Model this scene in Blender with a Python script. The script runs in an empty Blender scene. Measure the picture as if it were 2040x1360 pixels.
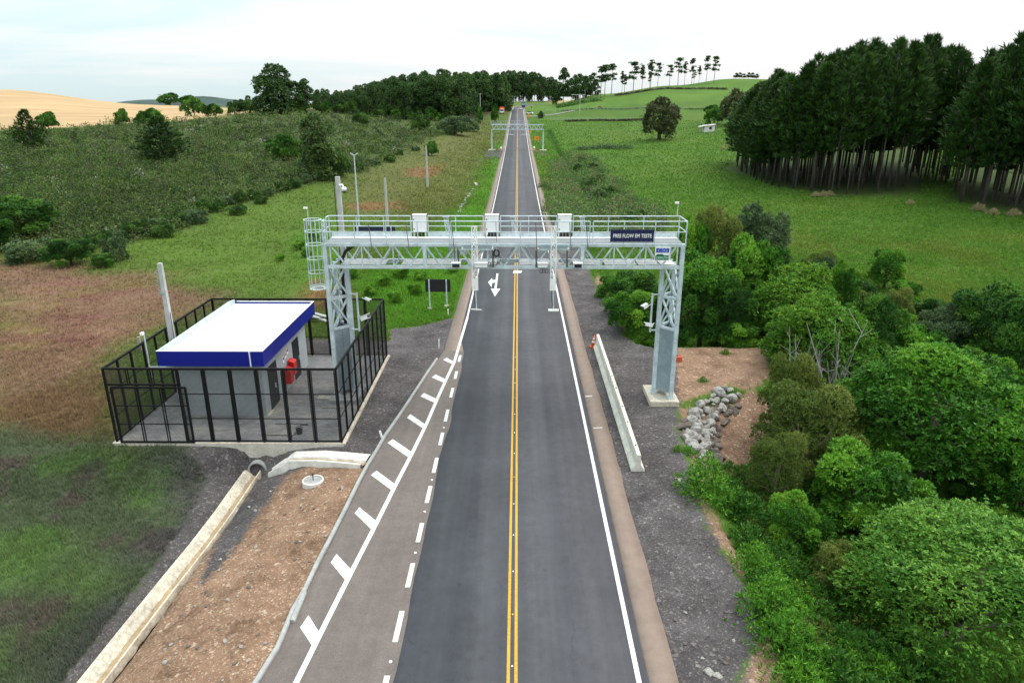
import bpy, math, random
import numpy as np
from mathutils import Vector, Matrix
random.seed(7); RNG = np.random.default_rng(11)
SC = bpy.context.scene; COL = SC.collection
# ------------------------------------------------------------------ camera model (surveying: photo pixel -> place on the ground)
FPX = 1380.0; PIT = math.atan(474/1380); YAW = math.atan(11.5/1380*math.cos(PIT))
CAM = np.array([.13, 0., 14.7])
_cp, _sp = math.cos(PIT), math.sin(PIT)
FV = np.array([-math.sin(YAW)*_cp, math.cos(YAW)*_cp, -_sp]); RV = np.array([math.cos(YAW), math.sin(YAW), 0.]); UV = np.cross(RV, FV)
def ray(px, py):
    px = np.asarray(px, float); py = np.asarray(py, float)
    return FV*FPX + RV*(px[..., None]-1020) + UV*(680-py[..., None])
def onY(px, py, Y):
    d = ray(px, py); return CAM + d*(Y/d[1])
def onZ(px, py, z):
    d = ray(px, py); return CAM + d*((z-CAM[2])/d[2])
def depth(p): return float((np.array(p)-CAM) @ FV)
def sstep(a, b, x):
    t = np.clip((np.asarray(x, float)-a)/(b-a), 0, 1); return t*t*(3-2*t)
# ------------------------------------------------------------------ terrain
def smooth_table(ys, zs, n=1400, sd=9):
    g = np.arange(-60, n, 1.0); v = np.interp(g, ys, zs)
    sd = sd; k = np.exp(-.5*(np.arange(-4*sd, 4*sd+1)/sd)**2); k /= k.sum()
    return np.convolve(np.pad(v, 4*sd, mode='edge'), k, 'valid')
_gy = np.arange(-60, 1400, 1.0)
_road = smooth_table([-60, 110, 195, 260, 330, 420, 515, 560, 620, 700, 1000, 1400], [0, 0, 1.3, 3.4, 7, 9.9, 12.3, 13.4, 14.6, 16, 16, 14], sd=12)
def zroad(Y): return np.interp(Y, _gy, _road)
PATH = [(0, -40), (0, 420), (.2, 470), (1.2, 510), (5, 545), (14, 578), (30, 604), (52, 624), (90, 645)]
def xroad(Y): return np.interp(Y, [p[1] for p in PATH], [p[0] for p in PATH])
COLS = [
 (-600, [(-60,-1),(50,-1),(90,.5),(130,4.0),(175,7.2),(230,7.2),(340,10),(600,29),(700,28),(1000,14),(1400,10)]),
 (0,    [(-60,-1),(50,-1),(80,.0),(120,3.5),(170,7.0),(230,7.2),(340,9.8),(600,26),(700,25),(1000,12),(1400,6)]),
 (300,  [(-60,-.6),(50,-.6),(80,-.2),(120,2.2),(170,5.4),(230,8.8),(280,9),(340,8.2),(600,13.4),(700,13),(1000,6),(1400,2)]),
 (600,  [(-60,-.5),(50,-.5),(80,0),(120,1.9),(180,5),(240,8.4),(300,11.2),(360,12),(450,11),(600,9),(1000,5),(1400,2)]),
 (850,  [(-60,-.4),(60,-.5),(100,-.1),(150,1.4),(200,3.2),(280,6.6),(330,8),(450,12.5),(600,16),(800,15),(1400,4)]),
 (960,  [(-60,-.4),(60,-.4),(100,-.3),(200,1.6),(300,5.6),(420,10.2),(500,12.6),(600,15),(800,16),(1400,8)]),
 (1100, [(-60,-1),(60,-1.4),(120,-1.2),(200,.9),(300,5.2),(420,10.4),(500,12.6),(600,14.8),(700,17),(1000,16),(1400,10)]),
 (1200, [(-60,-2),(60,-2),(120,-1.5),(200,.8),(300,4.8),(400,11.5),(470,16),(520,19.4),(580,22),(700,20),(1000,14),(1400,8)]),
 (1330, [(-60,-2.2),(60,-2.2),(120,-1.0),(200,1.8),(300,6.5),(400,14),(480,20.5),(560,27.5),(620,28.4),(720,24),(1000,14),(1400,8)]),
 (1450, [(-60,-2.4),(60,-2.4),(95,-1.5),(125,.4),(200,2.6),(300,8),(400,15),(480,21.2),(560,30.5),(620,34.5),(720,30),(1000,15),(1400,8)]),
 (1700, [(-60,-2.4),(60,-2.4),(95,-1),(120,.2),(200,4.5),(300,10),(450,20),(600,31),(700,31),(1000,16),(1400,8)]),
 (2040, [(-60,-2.6),(60,-2.6),(85,-1.4),(105,-.4),(200,5),(300,11),(450,21),(600,30),(700,30),(1000,16),(1400,8)]),
 (2700, [(-60,-2.6),(60,-2.2),(105,0),(200,5),(300,11),(450,20),(600,28),(700,28),(1000,16),(1400,8)]),
]
_cx = np.array([c[0] for c in COLS], float)
_ct = np.array([smooth_table([a for a, b in c[1]], [b for a, b in c[1]], sd=9) for c in COLS])
def hfar(X, Y):
    col = 1031 + FPX*X/(.9457*np.maximum(Y, 20)+4)
    col = np.clip(col, _cx[0]+.1, _cx[-1]-.1)
    i = np.clip(np.searchsorted(_cx, col)-1, 0, len(_cx)-2)
    t = (col-_cx[i])/(_cx[i+1]-_cx[i]); t = t*t*(3-2*t)
    yi = np.clip(Y+60, 0, len(_gy)-1.001); j = yi.astype(int); fy = yi-j
    a = _ct[i, j]*(1-fy)+_ct[i, j+1]*fy; b = _ct[i+1, j]*(1-fy)+_ct[i+1, j+1]*fy
    return a*(1-t)+b*t
def sdpoly(X, Y, P):
    P = np.asarray(P, float); X = np.asarray(X, float); Y = np.asarray(Y, float)
    d = np.full(X.shape, 1e9); ins = np.zeros(X.shape, bool)
    for k in range(len(P)):
        x0, y0 = P[k]; x1, y1 = P[(k+1) % len(P)]; ex, ey = x1-x0, y1-y0
        t = np.clip(((X-x0)*ex+(Y-y0)*ey)/(ex*ex+ey*ey+1e-12), 0, 1)
        d = np.minimum(d, np.hypot(X-x0-t*ex, Y-y0-t*ey))
        if y0 != y1:
            ins ^= ((y0 > Y) != (y1 > Y)) & (X < (x1-x0)*(Y-y0)/(y1-y0)+x0)
    return np.where(ins, d, -d)
def flatpoly(pts, z=0.):
    return [tuple(onZ(x, y, z)[:2]) for x, y in pts]
GUT = [onZ(x, y, -1.22) for x, y in [(100,1480),(193,1360),(270,1260),(340,1170),(405,1088),(452,1024),(490,968),(509,941)]]
GUTXY = [(p[0], p[1]) for p in GUT]
XCH = [tuple(onZ(x, y, z)[:2]) for x, y, z in [(540,936,-1.0),(585,931,-.85),(640,927,-.6),(690,924,-.35),(730,922,-.12)]]
DITCH = [tuple(onZ(x, y, z)[:2]) for x, y, z in [(1068,262,3),(1090,286,1),(1128,332,-1.2),(1160,383,-1.4),(1186,425,-1.5),(1205,470,-1.8)]]
def polyd(X, Y, L):
    d = np.full(np.shape(X), 1e9)
    for (x0, y0), (x1, y1) in zip(L[:-1], L[1:]):
        ex, ey = x1-x0, y1-y0; t = np.clip(((X-x0)*ex+(Y-y0)*ey)/(ex*ex+ey*ey), 0, 1); d = np.minimum(d, np.hypot(X-x0-t*ex, Y-y0-t*ey))
    return d
def gutx(Y): return np.interp(Y, [p[1] for p in GUTXY], [p[0] for p in GUTXY])
KY = [-40, 14.5, 17.4, 21, 25, 26.4, 29, 32.2, 35.1, 39.4, 41]; KX = [-7.2, -6.79, -6.63, -6.44, -6.27, -6.2, -5.95, -5.56, -5.19, -4.69, -4.5]
def kerbx(Y): return np.interp(Y, KY, KX)
RG = [(4, -20), (7.6, -20)] + flatpoly([(1590,1400),(1545,1300),(1480,1150),(1420,1040),(1392,960),(1366,905),(1350,850),(1352,810)]) \
   + flatpoly([(1350,770),(1345,700),(1262,680),(1207,600),(1182,545),(1168,500)]) + [(6, 92), (4, 92)]
PAD = flatpoly([(1330,800),(1330,688),(1440,688),(1528,692),(1535,745),(1500,772),(1440,770),(1380,792)])
def H(X, Y):
    X = np.asarray(X, float); Y = np.asarray(Y, float); X, Y = np.broadcast_arrays(X, Y); shp = X.shape
    X = X.ravel(); Y = Y.ravel()
    far = hfar(X, Y)
    near = Y < 85
    if near.any():
        x = X[near]; y = Y[near]
        # left side
        kx = kerbx(y)
        gx_ = gutx(np.clip(y, 10, 29)); u = np.clip((kx-.2-x)/(kx-.2-(gx_+.42)), 0, 1)
        dirt = -.03-1.07*(u*.55+.45*u*u); dg = x-gx_
        dirt = np.where(dg < .42, np.interp(dg, [-30, -8, -1.2, -.62, -.5, .28, .42], [-1.5, -1.15, -1.05, -1.12, -1.6, -1.6, -1.1]), dirt)
        comp = np.interp(-x, [0, 18.4, 22, 60], [-.06, -.06, -.6, -1.0])
        open_ = np.interp(-x, [0, 4.6, 7, 12, 60], [-.1, -.1, -.45, -.35, -.6])
        w1 = sstep(0, 1, (y-(27.75-np.clip((np.abs(x+11.55)-.8)*.9, 0, 2.4)))/(28.36-(27.75-np.clip((np.abs(x+11.55)-.8)*.9, 0, 2.4)))); a_ = sstep(-10.6, -8.6, x); w1 = w1*(1-a_)+a_*sstep(26.2, 28.4, y)
        left = dirt*(1-w1)+comp*w1
        left = left-.22*np.exp(-(polyd(x, y, XCH)/.55)**4)*(x < -6.2)
        w2 = sstep(40.2, 46, y); left = left*(1-w2)+open_*w2
        # right side
        dd = np.maximum(0, -np.maximum(sdpoly(x, y, RG), sdpoly(x, y, PAD)))
        fl = np.interp(y, [0, 45, 75], [3.5, 3.2, 2.0]); fl = fl+(2.2-fl)*sstep(22, 40, x)
        right = -.07-fl*(1-np.exp(-dd*.75/fl))
        n_ = np.where(x < 0, left, right)
        wy = sstep(52, 80, y)
        f = far[near]; far[near] = n_*(1-wy)+f*wy
    xr = X-xroad(Y); zr = zroad(Y)-.1
    wr = sstep(5.2, 15, np.abs(xr))
    wr = np.where(Y < 56, sstep(4.7, 4.95, np.abs(xr)), np.where(Y < 80, np.maximum(wr, sstep(4.7, 4.95, np.abs(xr))*(1-sstep(56, 80, Y))), wr))
    wr = np.where((X < 0) & (Y < 41.5), sstep(-.05, .15, kerbx(Y)-X), wr)
    z = zr*(1-wr)+far*wr-1.0*np.exp(-(polyd(X, Y, DITCH)/1.1)**2)*((X > 5) & (Y > 60))
    return z.reshape(shp)
def G(px, py):
    """ray of a photo pixel against the terrain, vectorised -> (N,3)"""
    px = np.atleast_1d(np.asarray(px, float)); py = np.atleast_1d(np.asarray(py, float))
    d = ray(px, py); d = d/d[:, 1:2]
    lo = np.full(px.shape, 8.); hi = np.full(px.shape, -1.)
    y = 8.; st = []
    while y < 1300: st.append(y); y += max(.5, y*.012)
    prev = np.full(px.shape, 8.)
    for y in st:
        un = hi < 0
        if not un.any(): break
        P = CAM+d[un]*y
        hit = P[:, 2] < H(P[:, 0], P[:, 1])
        ii = np.where(un)[0][hit]; hi[ii] = y; lo[ii] = prev[ii]; prev[un] = y
    miss = hi < 0; hi[miss] = 1300; lo[miss] = 1299
    for _ in range(14):
        m = (lo+hi)/2; P = CAM+d*m[:, None]; b = P[:, 2] < H(P[:, 0], P[:, 1])
        hi = np.where(b, m, hi); lo = np.where(b, lo, m)
    P = CAM+d*hi[:, None]; P[miss] = np.nan
    return P
_st = [8.]
while _st[-1] < 1300: _st.append(_st[-1]+max(.5, _st[-1]*.012))
_st = np.array(_st)
def g(px, py):
    d = ray(px, py); d = d/d[1]; y = _st
    for r in range(3):
        P = CAM+d*y[:, None]; b = P[:, 2] < H(P[:, 0], P[:, 1])
        if not b.any(): return np.array([np.nan]*3)
        i = max(1, int(np.argmax(b)))
        y = np.linspace(y[i-1], y[i], 14)
    return CAM+d*y[7]
def gp(pts): return [tuple(p[:2]) for p in G([a for a, b in pts], [b for a, b in pts])]
def vnoise(X, Y, s, seed=0):
    """smooth value noise on the plane, -1..1"""
    x = X/s; y = Y/s; i = np.floor(x).astype(np.int64); j = np.floor(y).astype(np.int64); fx = x-i; fy = y-j
    fx = fx*fx*(3-2*fx); fy = fy*fy*(3-2*fy)
    def h(a, b):
        n = (a*374761393+b*668265263+seed*974711) & 0x7fffffff
        n = ((n ^ (n >> 13))*1274126177) & 0x7fffffff; n = n ^ (n >> 16)
        return (n & 0xffff)/32767.5-1
    return (h(i, j)*(1-fx)+h(i+1, j)*fx)*(1-fy)+(h(i, j+1)*(1-fx)+h(i+1, j+1)*fx)*fy
def fbm(X, Y, s, seed=0): return vnoise(X, Y, s, seed)*.55+vnoise(X, Y, s*.45, seed+1)*.3+vnoise(X, Y, s*.2, seed+2)*.15
# ------------------------------------------------------------------ materials
MATS = {}
def nodes(name):
    m = bpy.data.materials.new(name); m.use_nodes = True; nt = m.node_tree; b = nt.nodes['Principled BSDF']; return m, nt, b
def N(nt, t, **kw):
    n = nt.nodes.new(t)
    for k, v in kw.items():
        if k in n.inputs: n.inputs[k].default_value = v
        else: setattr(n, k, v)
    return n
def ramp(nt, stops):
    r = nt.nodes.new('ShaderNodeValToRGB'); e = r.color_ramp.elements
    while len(e) < len(stops): e.new(.5)
    for el, (p, c) in zip(e, stops): el.position = p; el.color = (*c, 1) if len(c) == 3 else c
    return r
def mix(nt, a, b, f, mode='MIX'):
    n = nt.nodes.new('ShaderNodeMix'); n.data_type = 'RGBA'; n.blend_type = mode
    for sock, v in ((n.inputs[0], f), (n.inputs[6], a), (n.inputs[7], b)):
        if hasattr(v, 'links'): nt.links.new(v, sock)
        elif isinstance(v, (int, float)): sock.default_value = v
        else: sock.default_value = (*v, 1)
    return n.outputs[2]
def mth(nt, op, a, b=0., clamp=False):
    n = nt.nodes.new('ShaderNodeMath'); n.operation = op; n.use_clamp = clamp
    for s, v in ((n.inputs[0], a), (n.inputs[1], b)):
        if hasattr(v, 'links'): nt.links.new(v, s)
        else: s.default_value = v
    return n.outputs[0]
def worldco(nt):
    return N(nt, 'ShaderNodeNewGeometry').outputs['Position']
def objco(nt): return N(nt, 'ShaderNodeTexCoord').outputs['Object']
def noise(nt, scale, detail=4, rough=.6, co=None, dist=0.):
    n = N(nt, 'ShaderNodeTexNoise', Scale=scale, Detail=detail, Roughness=rough, Distortion=dist)
    if co is not None: nt.links.new(co, n.inputs['Vector'])
    return n.outputs['Fac']
def bump(nt, b, h, strength, dist=.02):
    n = N(nt, 'ShaderNodeBump', Strength=strength, Distance=dist); nt.links.new(h, n.inputs['Height']); nt.links.new(n.outputs[0], b.inputs['Normal'])
def smat(name, c, rough=.6, metal=0., var=.12, scale=3., bmp=0., spec=.4, c2=None, grime=0.):
    """plain painted / metal / concrete surface with cloudy variation"""
    if name in MATS: return MATS[name]
    m, nt, b = nodes(name); co = objco(nt)
    f = noise(nt, scale, 6, .65, co)
    d = c2 or tuple(max(0, x*(1-2.2*var)) for x in c)
    r = ramp(nt, [(.3, d), (.62, c)]); nt.links.new(f, r.inputs[0]); out = r.outputs[0]
    if grime:
        f2 = noise(nt, scale*6, 5, .7, co); r2 = ramp(nt, [(.35, (1-grime,)*3), (.6, (1, 1, 1))]); nt.links.new(f2, r2.inputs[0])
        out = mix(nt, out, r2.outputs[0], 1., 'MULTIPLY')
    nt.links.new(out, b.inputs['Base Color'])
    b.inputs['Roughness'].default_value = rough; b.inputs['Metallic'].default_value = metal; b.inputs['Specular IOR Level'].default_value = spec
    if bmp: bump(nt, b, noise(nt, scale*9, 4, .6, co), bmp)
    MATS[name] = m; return m
def leafmat(name, stops, trans=.3, rough=.55):
    if name in MATS: return MATS[name]
    m, nt, b = nodes(name)
    a = N(nt, 'ShaderNodeAttribute', attribute_name='tint'); oi = N(nt, 'ShaderNodeObjectInfo')
    v = mth(nt, 'ADD', a.outputs['Fac'], mth(nt, 'MULTIPLY', mth(nt, 'SUBTRACT', oi.outputs['Random'], .5), .22), True)
    r = ramp(nt, stops); nt.links.new(v, r.inputs[0])
    nt.links.new(r.outputs[0], b.inputs['Base Color']); b.inputs['Roughness'].default_value = rough; b.inputs['Specular IOR Level'].default_value = .25
    t = N(nt, 'ShaderNodeBsdfTranslucent'); nt.links.new(r.outputs[0], t.inputs[0])
    mx = N(nt, 'ShaderNodeMixShader'); mx.inputs[0].default_value = trans
    nt.links.new(b.outputs[0], mx.inputs[1]); nt.links.new(t.outputs[0], mx.inputs[2]); nt.links.new(mx.outputs[0], nt.nodes['Material Output'].inputs[0])
    MATS[name] = m; return m
def colmat(name, trans=.25):
    if name in MATS: return MATS[name]
    m, nt, b = nodes(name)
    a = N(nt, 'ShaderNodeAttribute', attribute_name='col'); nt.links.new(a.outputs['Color'], b.inputs['Base Color'])
    b.inputs['Roughness'].default_value = .7; b.inputs['Specular IOR Level'].default_value = .15
    t = N(nt, 'ShaderNodeBsdfTranslucent'); nt.links.new(a.outputs['Color'], t.inputs[0])
    mx = N(nt, 'ShaderNodeMixShader'); mx.inputs[0].default_value = trans
    nt.links.new(b.outputs[0], mx.inputs[1]); nt.links.new(t.outputs[0], mx.inputs[2]); nt.links.new(mx.outputs[0], nt.nodes['Material Output'].inputs[0])
    MATS[name] = m; return m
STEEL = smat('galvanised_steel', (.58, .68, .72), .5, .15, .16, 2.2, spec=.5, grime=.22)
STEELD = smat('weathered_galvanised_panel', (.27, .35, .39), .5, .2, .14, 1.6, spec=.5, grime=.2)
WHITE = smat('white_paint', (.78, .79, .78), .45, 0, .06, 2.)
CABW = smat('white_cabinet_paint', (.74, .76, .77), .4, 0, .04, 1.5)
CONC = smat('pale_concrete', (.42, .40, .35), .85, 0, .14, 1.4, .25, .2, grime=.22)
CREAM = smat('cream_concrete', (.58, .53, .43), .85, 0, .16, 1.2, .25, .2, grime=.38)
GREYC = smat('grey_concrete', (.34, .35, .34), .85, 0, .14, 1.4, .2, .2, grime=.2)
BLACK = smat('black_powder_coat', (.008, .008, .009), .7, 0, .05, 3., spec=.15)
RUBBER = smat('black_cable', (.015, .015, .016), .6)
NAVY = smat('navy_sign_face', (.008, .012, .07), .45)
NAVYB = smat('dark_sign_back', (.012, .02, .04), .5)
BLUE = smat('royal_blue_cladding', (.004, .009, .22), .4, 0, .06, 2.)
ROOF = smat('white_roof_sheet', (.74, .76, .76), .5, 0, .08, .8, grime=.15)
WALLM = smat('grey_wall_paint', (.36, .40, .42), .8, 0, .07, .9, .1, grime=.12)
DOORM = smat('charcoal_door_paint', (.012, .015, .018), .5)
RED = smat('red_box_paint', (.50, .015, .012), .4, 0, .05)
ORANGE = smat('orange_plastic', (.75, .10, .015), .5)
ORANGES = smat('orange_sign_sheet', (.85, .24, .01), .5)
REDPL = smat('faded_red_plastic', (.55, .10, .05), .5)
PVC = smat('white_pvc', (.72, .73, .72), .4)
GLASS = smat('dark_glass', (.02, .025, .03), .12, 0, .02, spec=.6)
TYRE = smat('tyre_rubber', (.02, .02, .02), .8)
LINEW = smat('white_road_paint', (.62, .62, .60), .7, 0, .10, 2., grime=.28)
LINEY = smat('yellow_road_paint', (.50, .29, .022), .7, 0, .06, 2., grime=.28)
BARK = smat('brown_bark', (.10, .075, .055), .9, 0, .25, 4., .6, .15)
BARKG = smat('grey_bark', (.20, .175, .15), .9, 0, .2, 4., .5, .15)
BARKP = smat('pine_bark', (.115, .10, .09), .9, 0, .25, 3., .5, .15)
STONEW = smat('pale_limewashed_stone', (.40, .385, .355), .9, 0, .3, 3., .5, .2, grime=.3)
STONEB = smat('brown_grey_stone', (.17, .145, .125), .9, 0, .25, 5., .5, .2, grime=.3)
WOOD = smat('weathered_timber', (.30, .28, .25), .9, 0, .2, 4.)
# ------------------------------------------------------------------ mesh building
ORG = {}
def org(o): return ORG.get(o.name, Vector((0, 0, 0)))
class MB:
    def __init__(s): s.v = []; s.f = []
    def add(s, vs, fs):
        n = len(s.v); s.v += [tuple(map(float, v)) for v in vs]; s.f += [tuple(i+n for i in f) for f in fs]; return s
    def box(s, c, d, M=None):
        x, y, z = d[0]/2, d[1]/2, d[2]/2
        vs = [Vector(p) for p in [(-x,-y,-z),(x,-y,-z),(x,y,-z),(-x,y,-z),(-x,-y,z),(x,-y,z),(x,y,z),(-x,y,z)]]
        if M is not None: vs = [M @ v for v in vs]
        c = Vector(c); return s.add([v+c for v in vs], [(0,3,2,1),(4,5,6,7),(0,1,5,4),(1,2,6,5),(2,3,7,6),(3,0,4,7)])
    def span(s, x0, x1, y0, y1, z0, z1): return s.box(((x0+x1)/2, (y0+y1)/2, (z0+z1)/2), (abs(x1-x0), abs(y1-y0), abs(z1-z0)))
    def bar(s, p, q, w, h=None):
        p = Vector(p); q = Vector(q); d = q-p; L = d.length; d.normalize(); h = h or w
        up = Vector((0, 0, 1)) if abs(d.z) < .95 else Vector((0, 1, 0))
        x = d.cross(up).normalized(); z = x.cross(d)
        M = Matrix((x, d, z)).transposed(); return s.box((p+q)/2, (w, L, h), M)
    def tube(s, pts, radii, n=8, caps=True):
        pts = [Vector(p) for p in pts]
        if isinstance(radii, (int, float)): radii = [radii]*len(pts)
        vs = []; fs = []; prevx = None
        for i, p in enumerate(pts):
            d = (pts[min(i+1, len(pts)-1)]-pts[max(i-1, 0)]).normalized()
            if prevx is None:
                x = d.cross(Vector((0, 0, 1)) if abs(d.z) < .9 else Vector((1, 0, 0))).normalized()
            else: x = (prevx-d*prevx.dot(d)).normalized()
            prevx = x; y = d.cross(x)
            vs += [p+(x*math.cos(2*math.pi*k/n)+y*math.sin(2*math.pi*k/n))*radii[i] for k in range(n)]
        for i in range(len(pts)-1):
            for k in range(n): fs.append((i*n+k, i*n+(k+1) % n, (i+1)*n+(k+1) % n, (i+1)*n+k))
        if caps: fs.append(tuple(range(n-1, -1, -1))); fs.append(tuple((len(pts)-1)*n+k for k in range(n)))
        return s.add(vs, fs)
    def lathe(s, c, prof, n=20, caps=True):
        c = Vector(c); vs = []; fs = []
        for r, z in prof: vs += [c+Vector((r*math.cos(2*math.pi*k/n), r*math.sin(2*math.pi*k/n), z)) for k in range(n)]
        for i in range(len(prof)-1):
            for k in range(n): fs.append((i*n+k, i*n+(k+1) % n, (i+1)*n+(k+1) % n, (i+1)*n+k))
        if caps: fs.append(tuple(range(n-1, -1, -1))); fs.append(tuple((len(prof)-1)*n+k for k in range(n)))
        return s.add(vs, fs)
    def prism(s, poly, z0, z1):
        n = len(poly); vs = [(x, y, z0) for x, y in poly]+[(x, y, z1) for x, y in poly]
        return s.add(vs, [tuple(range(n-1, -1, -1)), tuple(range(n, 2*n))]+[(i, (i+1) % n, n+(i+1) % n, n+i) for i in range(n)])
    def extr(s, prof, p, q, up=(0, 0, 1)):
        """profile (sideways, up) swept straight from p to q"""
        p = Vector(p); q = Vector(q); d = (q-p).normalized(); u = Vector(up); x = d.cross(u).normalized(); n = len(prof)
        vs = [p+x*a+u*b for a, b in prof]+[q+x*a+u*b for a, b in prof]
        return s.add(vs, [tuple(range(n)), tuple(range(2*n-1, n-1, -1))]+[(i, n+i, n+(i+1) % n, (i+1) % n) for i in range(n)])
    def build(s, name, mat, parent=None, loc=None, smooth=False, bevel=0.):
        o0 = org(parent) if parent is not None else Vector(loc or (0, 0, 0))
        me = bpy.data.meshes.new(name)
        me.from_pydata([(v[0]-o0.x, v[1]-o0.y, v[2]-o0.z) for v in s.v], [], s.f); me.materials.append(mat)
        if smooth: me.polygons.foreach_set('use_smooth', [True]*len(me.polygons))
        me.validate(); me.update()
        o = bpy.data.objects.new(name, me); COL.objects.link(o)
        if parent is not None: o.parent = parent
        else: o.location = o0
        ORG[o.name] = o0
        if bevel:
            md = o.modifiers.new('bevel', 'BEVEL'); md.width = bevel; md.segments = 2; md.limit_method = 'ANGLE'
        return o
def tag(o, label=None, cat=None, group=None, kind=None):
    if label: o['label'] = label
    if cat: o['category'] = cat
    if group: o['group'] = group
    if kind: o['kind'] = kind
    return o
def thing(name, label, cat, loc, group=None):
    o = bpy.data.objects.new(name, None); o.empty_display_size = .2; COL.objects.link(o); o.location = loc; ORG[o.name] = Vector(loc)
    return tag(o, label, cat, group)
def solo(mb, name, mat, label, cat, loc, group=None, **kw): return tag(mb.build(name, mat, None, loc, **kw), label, cat, group)
def copy_tree(root, loc, rz=0., sc=1., label=None, group=None):
    r = root.copy(); COL.objects.link(r); r.location = loc; r.rotation_euler = (0, 0, rz)
    r.scale = (sc,)*3 if isinstance(sc, (int, float)) else sc
    if label: r['label'] = label
    if group: r['group'] = group
    for ch in list(root.children):
        c = ch.copy(); COL.objects.link(c); c.parent = r
        for gc in list(ch.children):
            d = gc.copy(); COL.objects.link(d); d.parent = c
    return r
def npmesh(name, V, F, mat, parent=None, loc=(0, 0, 0), tint=None, col=None, extra=None, smooth=False):
    me = bpy.data.meshes.new(name); V = np.ascontiguousarray(V, np.float32); F = np.ascontiguousarray(F, np.int32); k = F.shape[1]
    me.vertices.add(len(V)); me.vertices.foreach_set('co', V.ravel())
    me.loops.add(F.size); me.loops.foreach_set('vertex_index', F.ravel())
    me.polygons.add(len(F)); me.polygons.foreach_set('loop_start', np.arange(0, F.size, k, dtype=np.int32))
    me.update(calc_edges=True)
    if tint is not None:
        a = me.attributes.new('tint', 'FLOAT', 'FACE'); a.data.foreach_set('value', np.ascontiguousarray(tint, np.float32))
    if col is not None:
        dom = 'FACE' if len(col) == len(F) else 'POINT'
        a = me.attributes.new('col', 'FLOAT_COLOR', dom); a.data.foreach_set('color', np.ascontiguousarray(np.c_[col, np.ones(len(col))], np.float32).ravel())
    for nm, arr in (extra or {}).items():
        a = me.attributes.new(nm, 'FLOAT', 'POINT'); a.data.foreach_set('value', np.ascontiguousarray(arr, np.float32))
    if smooth: me.polygons.foreach_set('use_smooth', np.ones(len(F), bool))
    me.materials.append(mat); me.update()
    o = bpy.data.objects.new(name, me); COL.objects.link(o)
    if parent is not None: o.parent = parent
    else: o.location = loc
    ORG[o.name] = Vector(loc)
    return o
# ------------------------------------------------------------------ ground zones (surveyed outlines, world XY)
LG = gp([(778,655),(915,632),(905,712),(872,722),(800,830),(745,920),(700,921),(640,921),(600,920),(548,930),(528,922),(540,905),(560,890),(690,878),(772,705)]) # gravel by the compound
LGR = [(-19.5, 40.1), (-19, 43.5), (-14, 44.2), (-7, 43.5), (-5.2, 47), (-4.4, 47), (-4.4, 40.1)]            # gravel behind it
LISLE = [(-13.5, -10), (-12.4, 10), (gutx(14.5)+.2, 14.5), (gutx(20)+.2, 20), (gutx(26)+.2, 26)]+[(x, y+.1) for x, y in XCH]+[(-6.3, 22), (-7.2, -10)]
GBAND = [(gutx(y)-.2, y) for y in (13, 18, 23, 27, 28.2)]+[(-15.5, 28.3), (-13.6, 27), (gutx(23)-1.2, 23), (gutx(18)-.95, 18), (gutx(13)-.8, 13)]
DARKSTRIP = gp([(520,950),(585,945),(500,1060),(440,1150),(370,1190),(440,1050)])
ROCKDIRT = gp([(1350,810),(1500,775),(1560,820),(1520,900),(1480,990),(1400,960),(1370,900)])
EDGE1 = gp([(1385,985),(1415,1000),(1490,1140),(1500,1180),(1465,1140),(1415,1060)]); EDGE2 = gp([(1510,1265),(1565,1250),(1620,1420),(1450,1420),(1480,1340)])
EDGE3 = gp([(1190,540),(1262,660),(1250,675),(1185,560)])
WHEAT = [(-2000, 185), (-230, 188), (-150, 212), (-116, 246), (-126, 340), (-170, 420), (-190, 520), (-330, 760), (-2000, 900)]
REDG = gp([(-60,520),(150,530),(345,560),(430,595),(260,690),(215,730),(120,780),(-60,790)])
OLIVEL = gp([(-60,790),(130,770),(205,740),(240,880),(120,870),(-60,850)])
PURP = gp([(-60,850),(120,870),(245,880),(420,895),(520,925),(330,1150),(160,1360),(120,1480),(-100,1480)])
SLATE = gp([(300,893),(430,893),(520,925),(330,1150),(150,1375),(60,1420),(210,1180),(360,1000)]); LIME1 = gp([(-80,1050),(90,1060),(150,1120),(230,1150),(220,1180),(60,1200),(-80,1190)])
GREENL = gp([(560,480),(640,430),(760,660),(920,632),(985,420),(1015,300),(995,290),(930,400),(860,470),(760,520),(640,560),(600,510)])
MIDL = gp([(250,480),(420,420),(640,360),(700,360),(650,440),(560,500),(640,560),(450,600),(340,560)])
BROWNL = gp([(690,350),(830,280),(960,240),(985,280),(960,340),(880,440),(800,430),(690,425)])
ORS1 = gp([(690,405),(800,402),(800,416),(700,418)]); ORS2 = gp([(810,335),(880,330),(870,352),(815,352)]); ORS3 = gp([(590,590),(640,560),(700,590),(640,620)])
SCRUB = gp([(-250,505),(60,500),(200,490),(300,470),(420,415),(560,378),(640,358),(700,345),(800,300),(900,260),(960,245),(930,232),(800,238),(600,228),(420,236),(300,244),(100,256),(-250,270)])
SCRUB = SCRUB[:-4] + [tuple(onY(x, 240, y)[:2]) for x, y in [(600, 318), (420, 262), (300, 250), (100, 205), (-250, 200)]]
PINEF1 = gp([(1440,338),(1490,352),(1560,374),(1650,388),(1750,394),(1830,384)]) + [(112, 195), (70, 205)]
PINEF2 = gp([(1895,398),(1960,418),(2050,428),(2250,445)]) + [(170, 180), (120, 190)]
FORL = [(-118, 300), (-60, 318), (-18, 345), (-10, 420), (-14, 500), (-130, 460)]
MARSH = gp([(1100,440),(1095,330),(1135,300),(1180,315),(1260,400),(1350,440),(1300,470),(1150,480)])
PURE = gp([(1400,395),(2100,440),(2100,480),(1900,450),(1650,440),(1450,420)])
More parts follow.
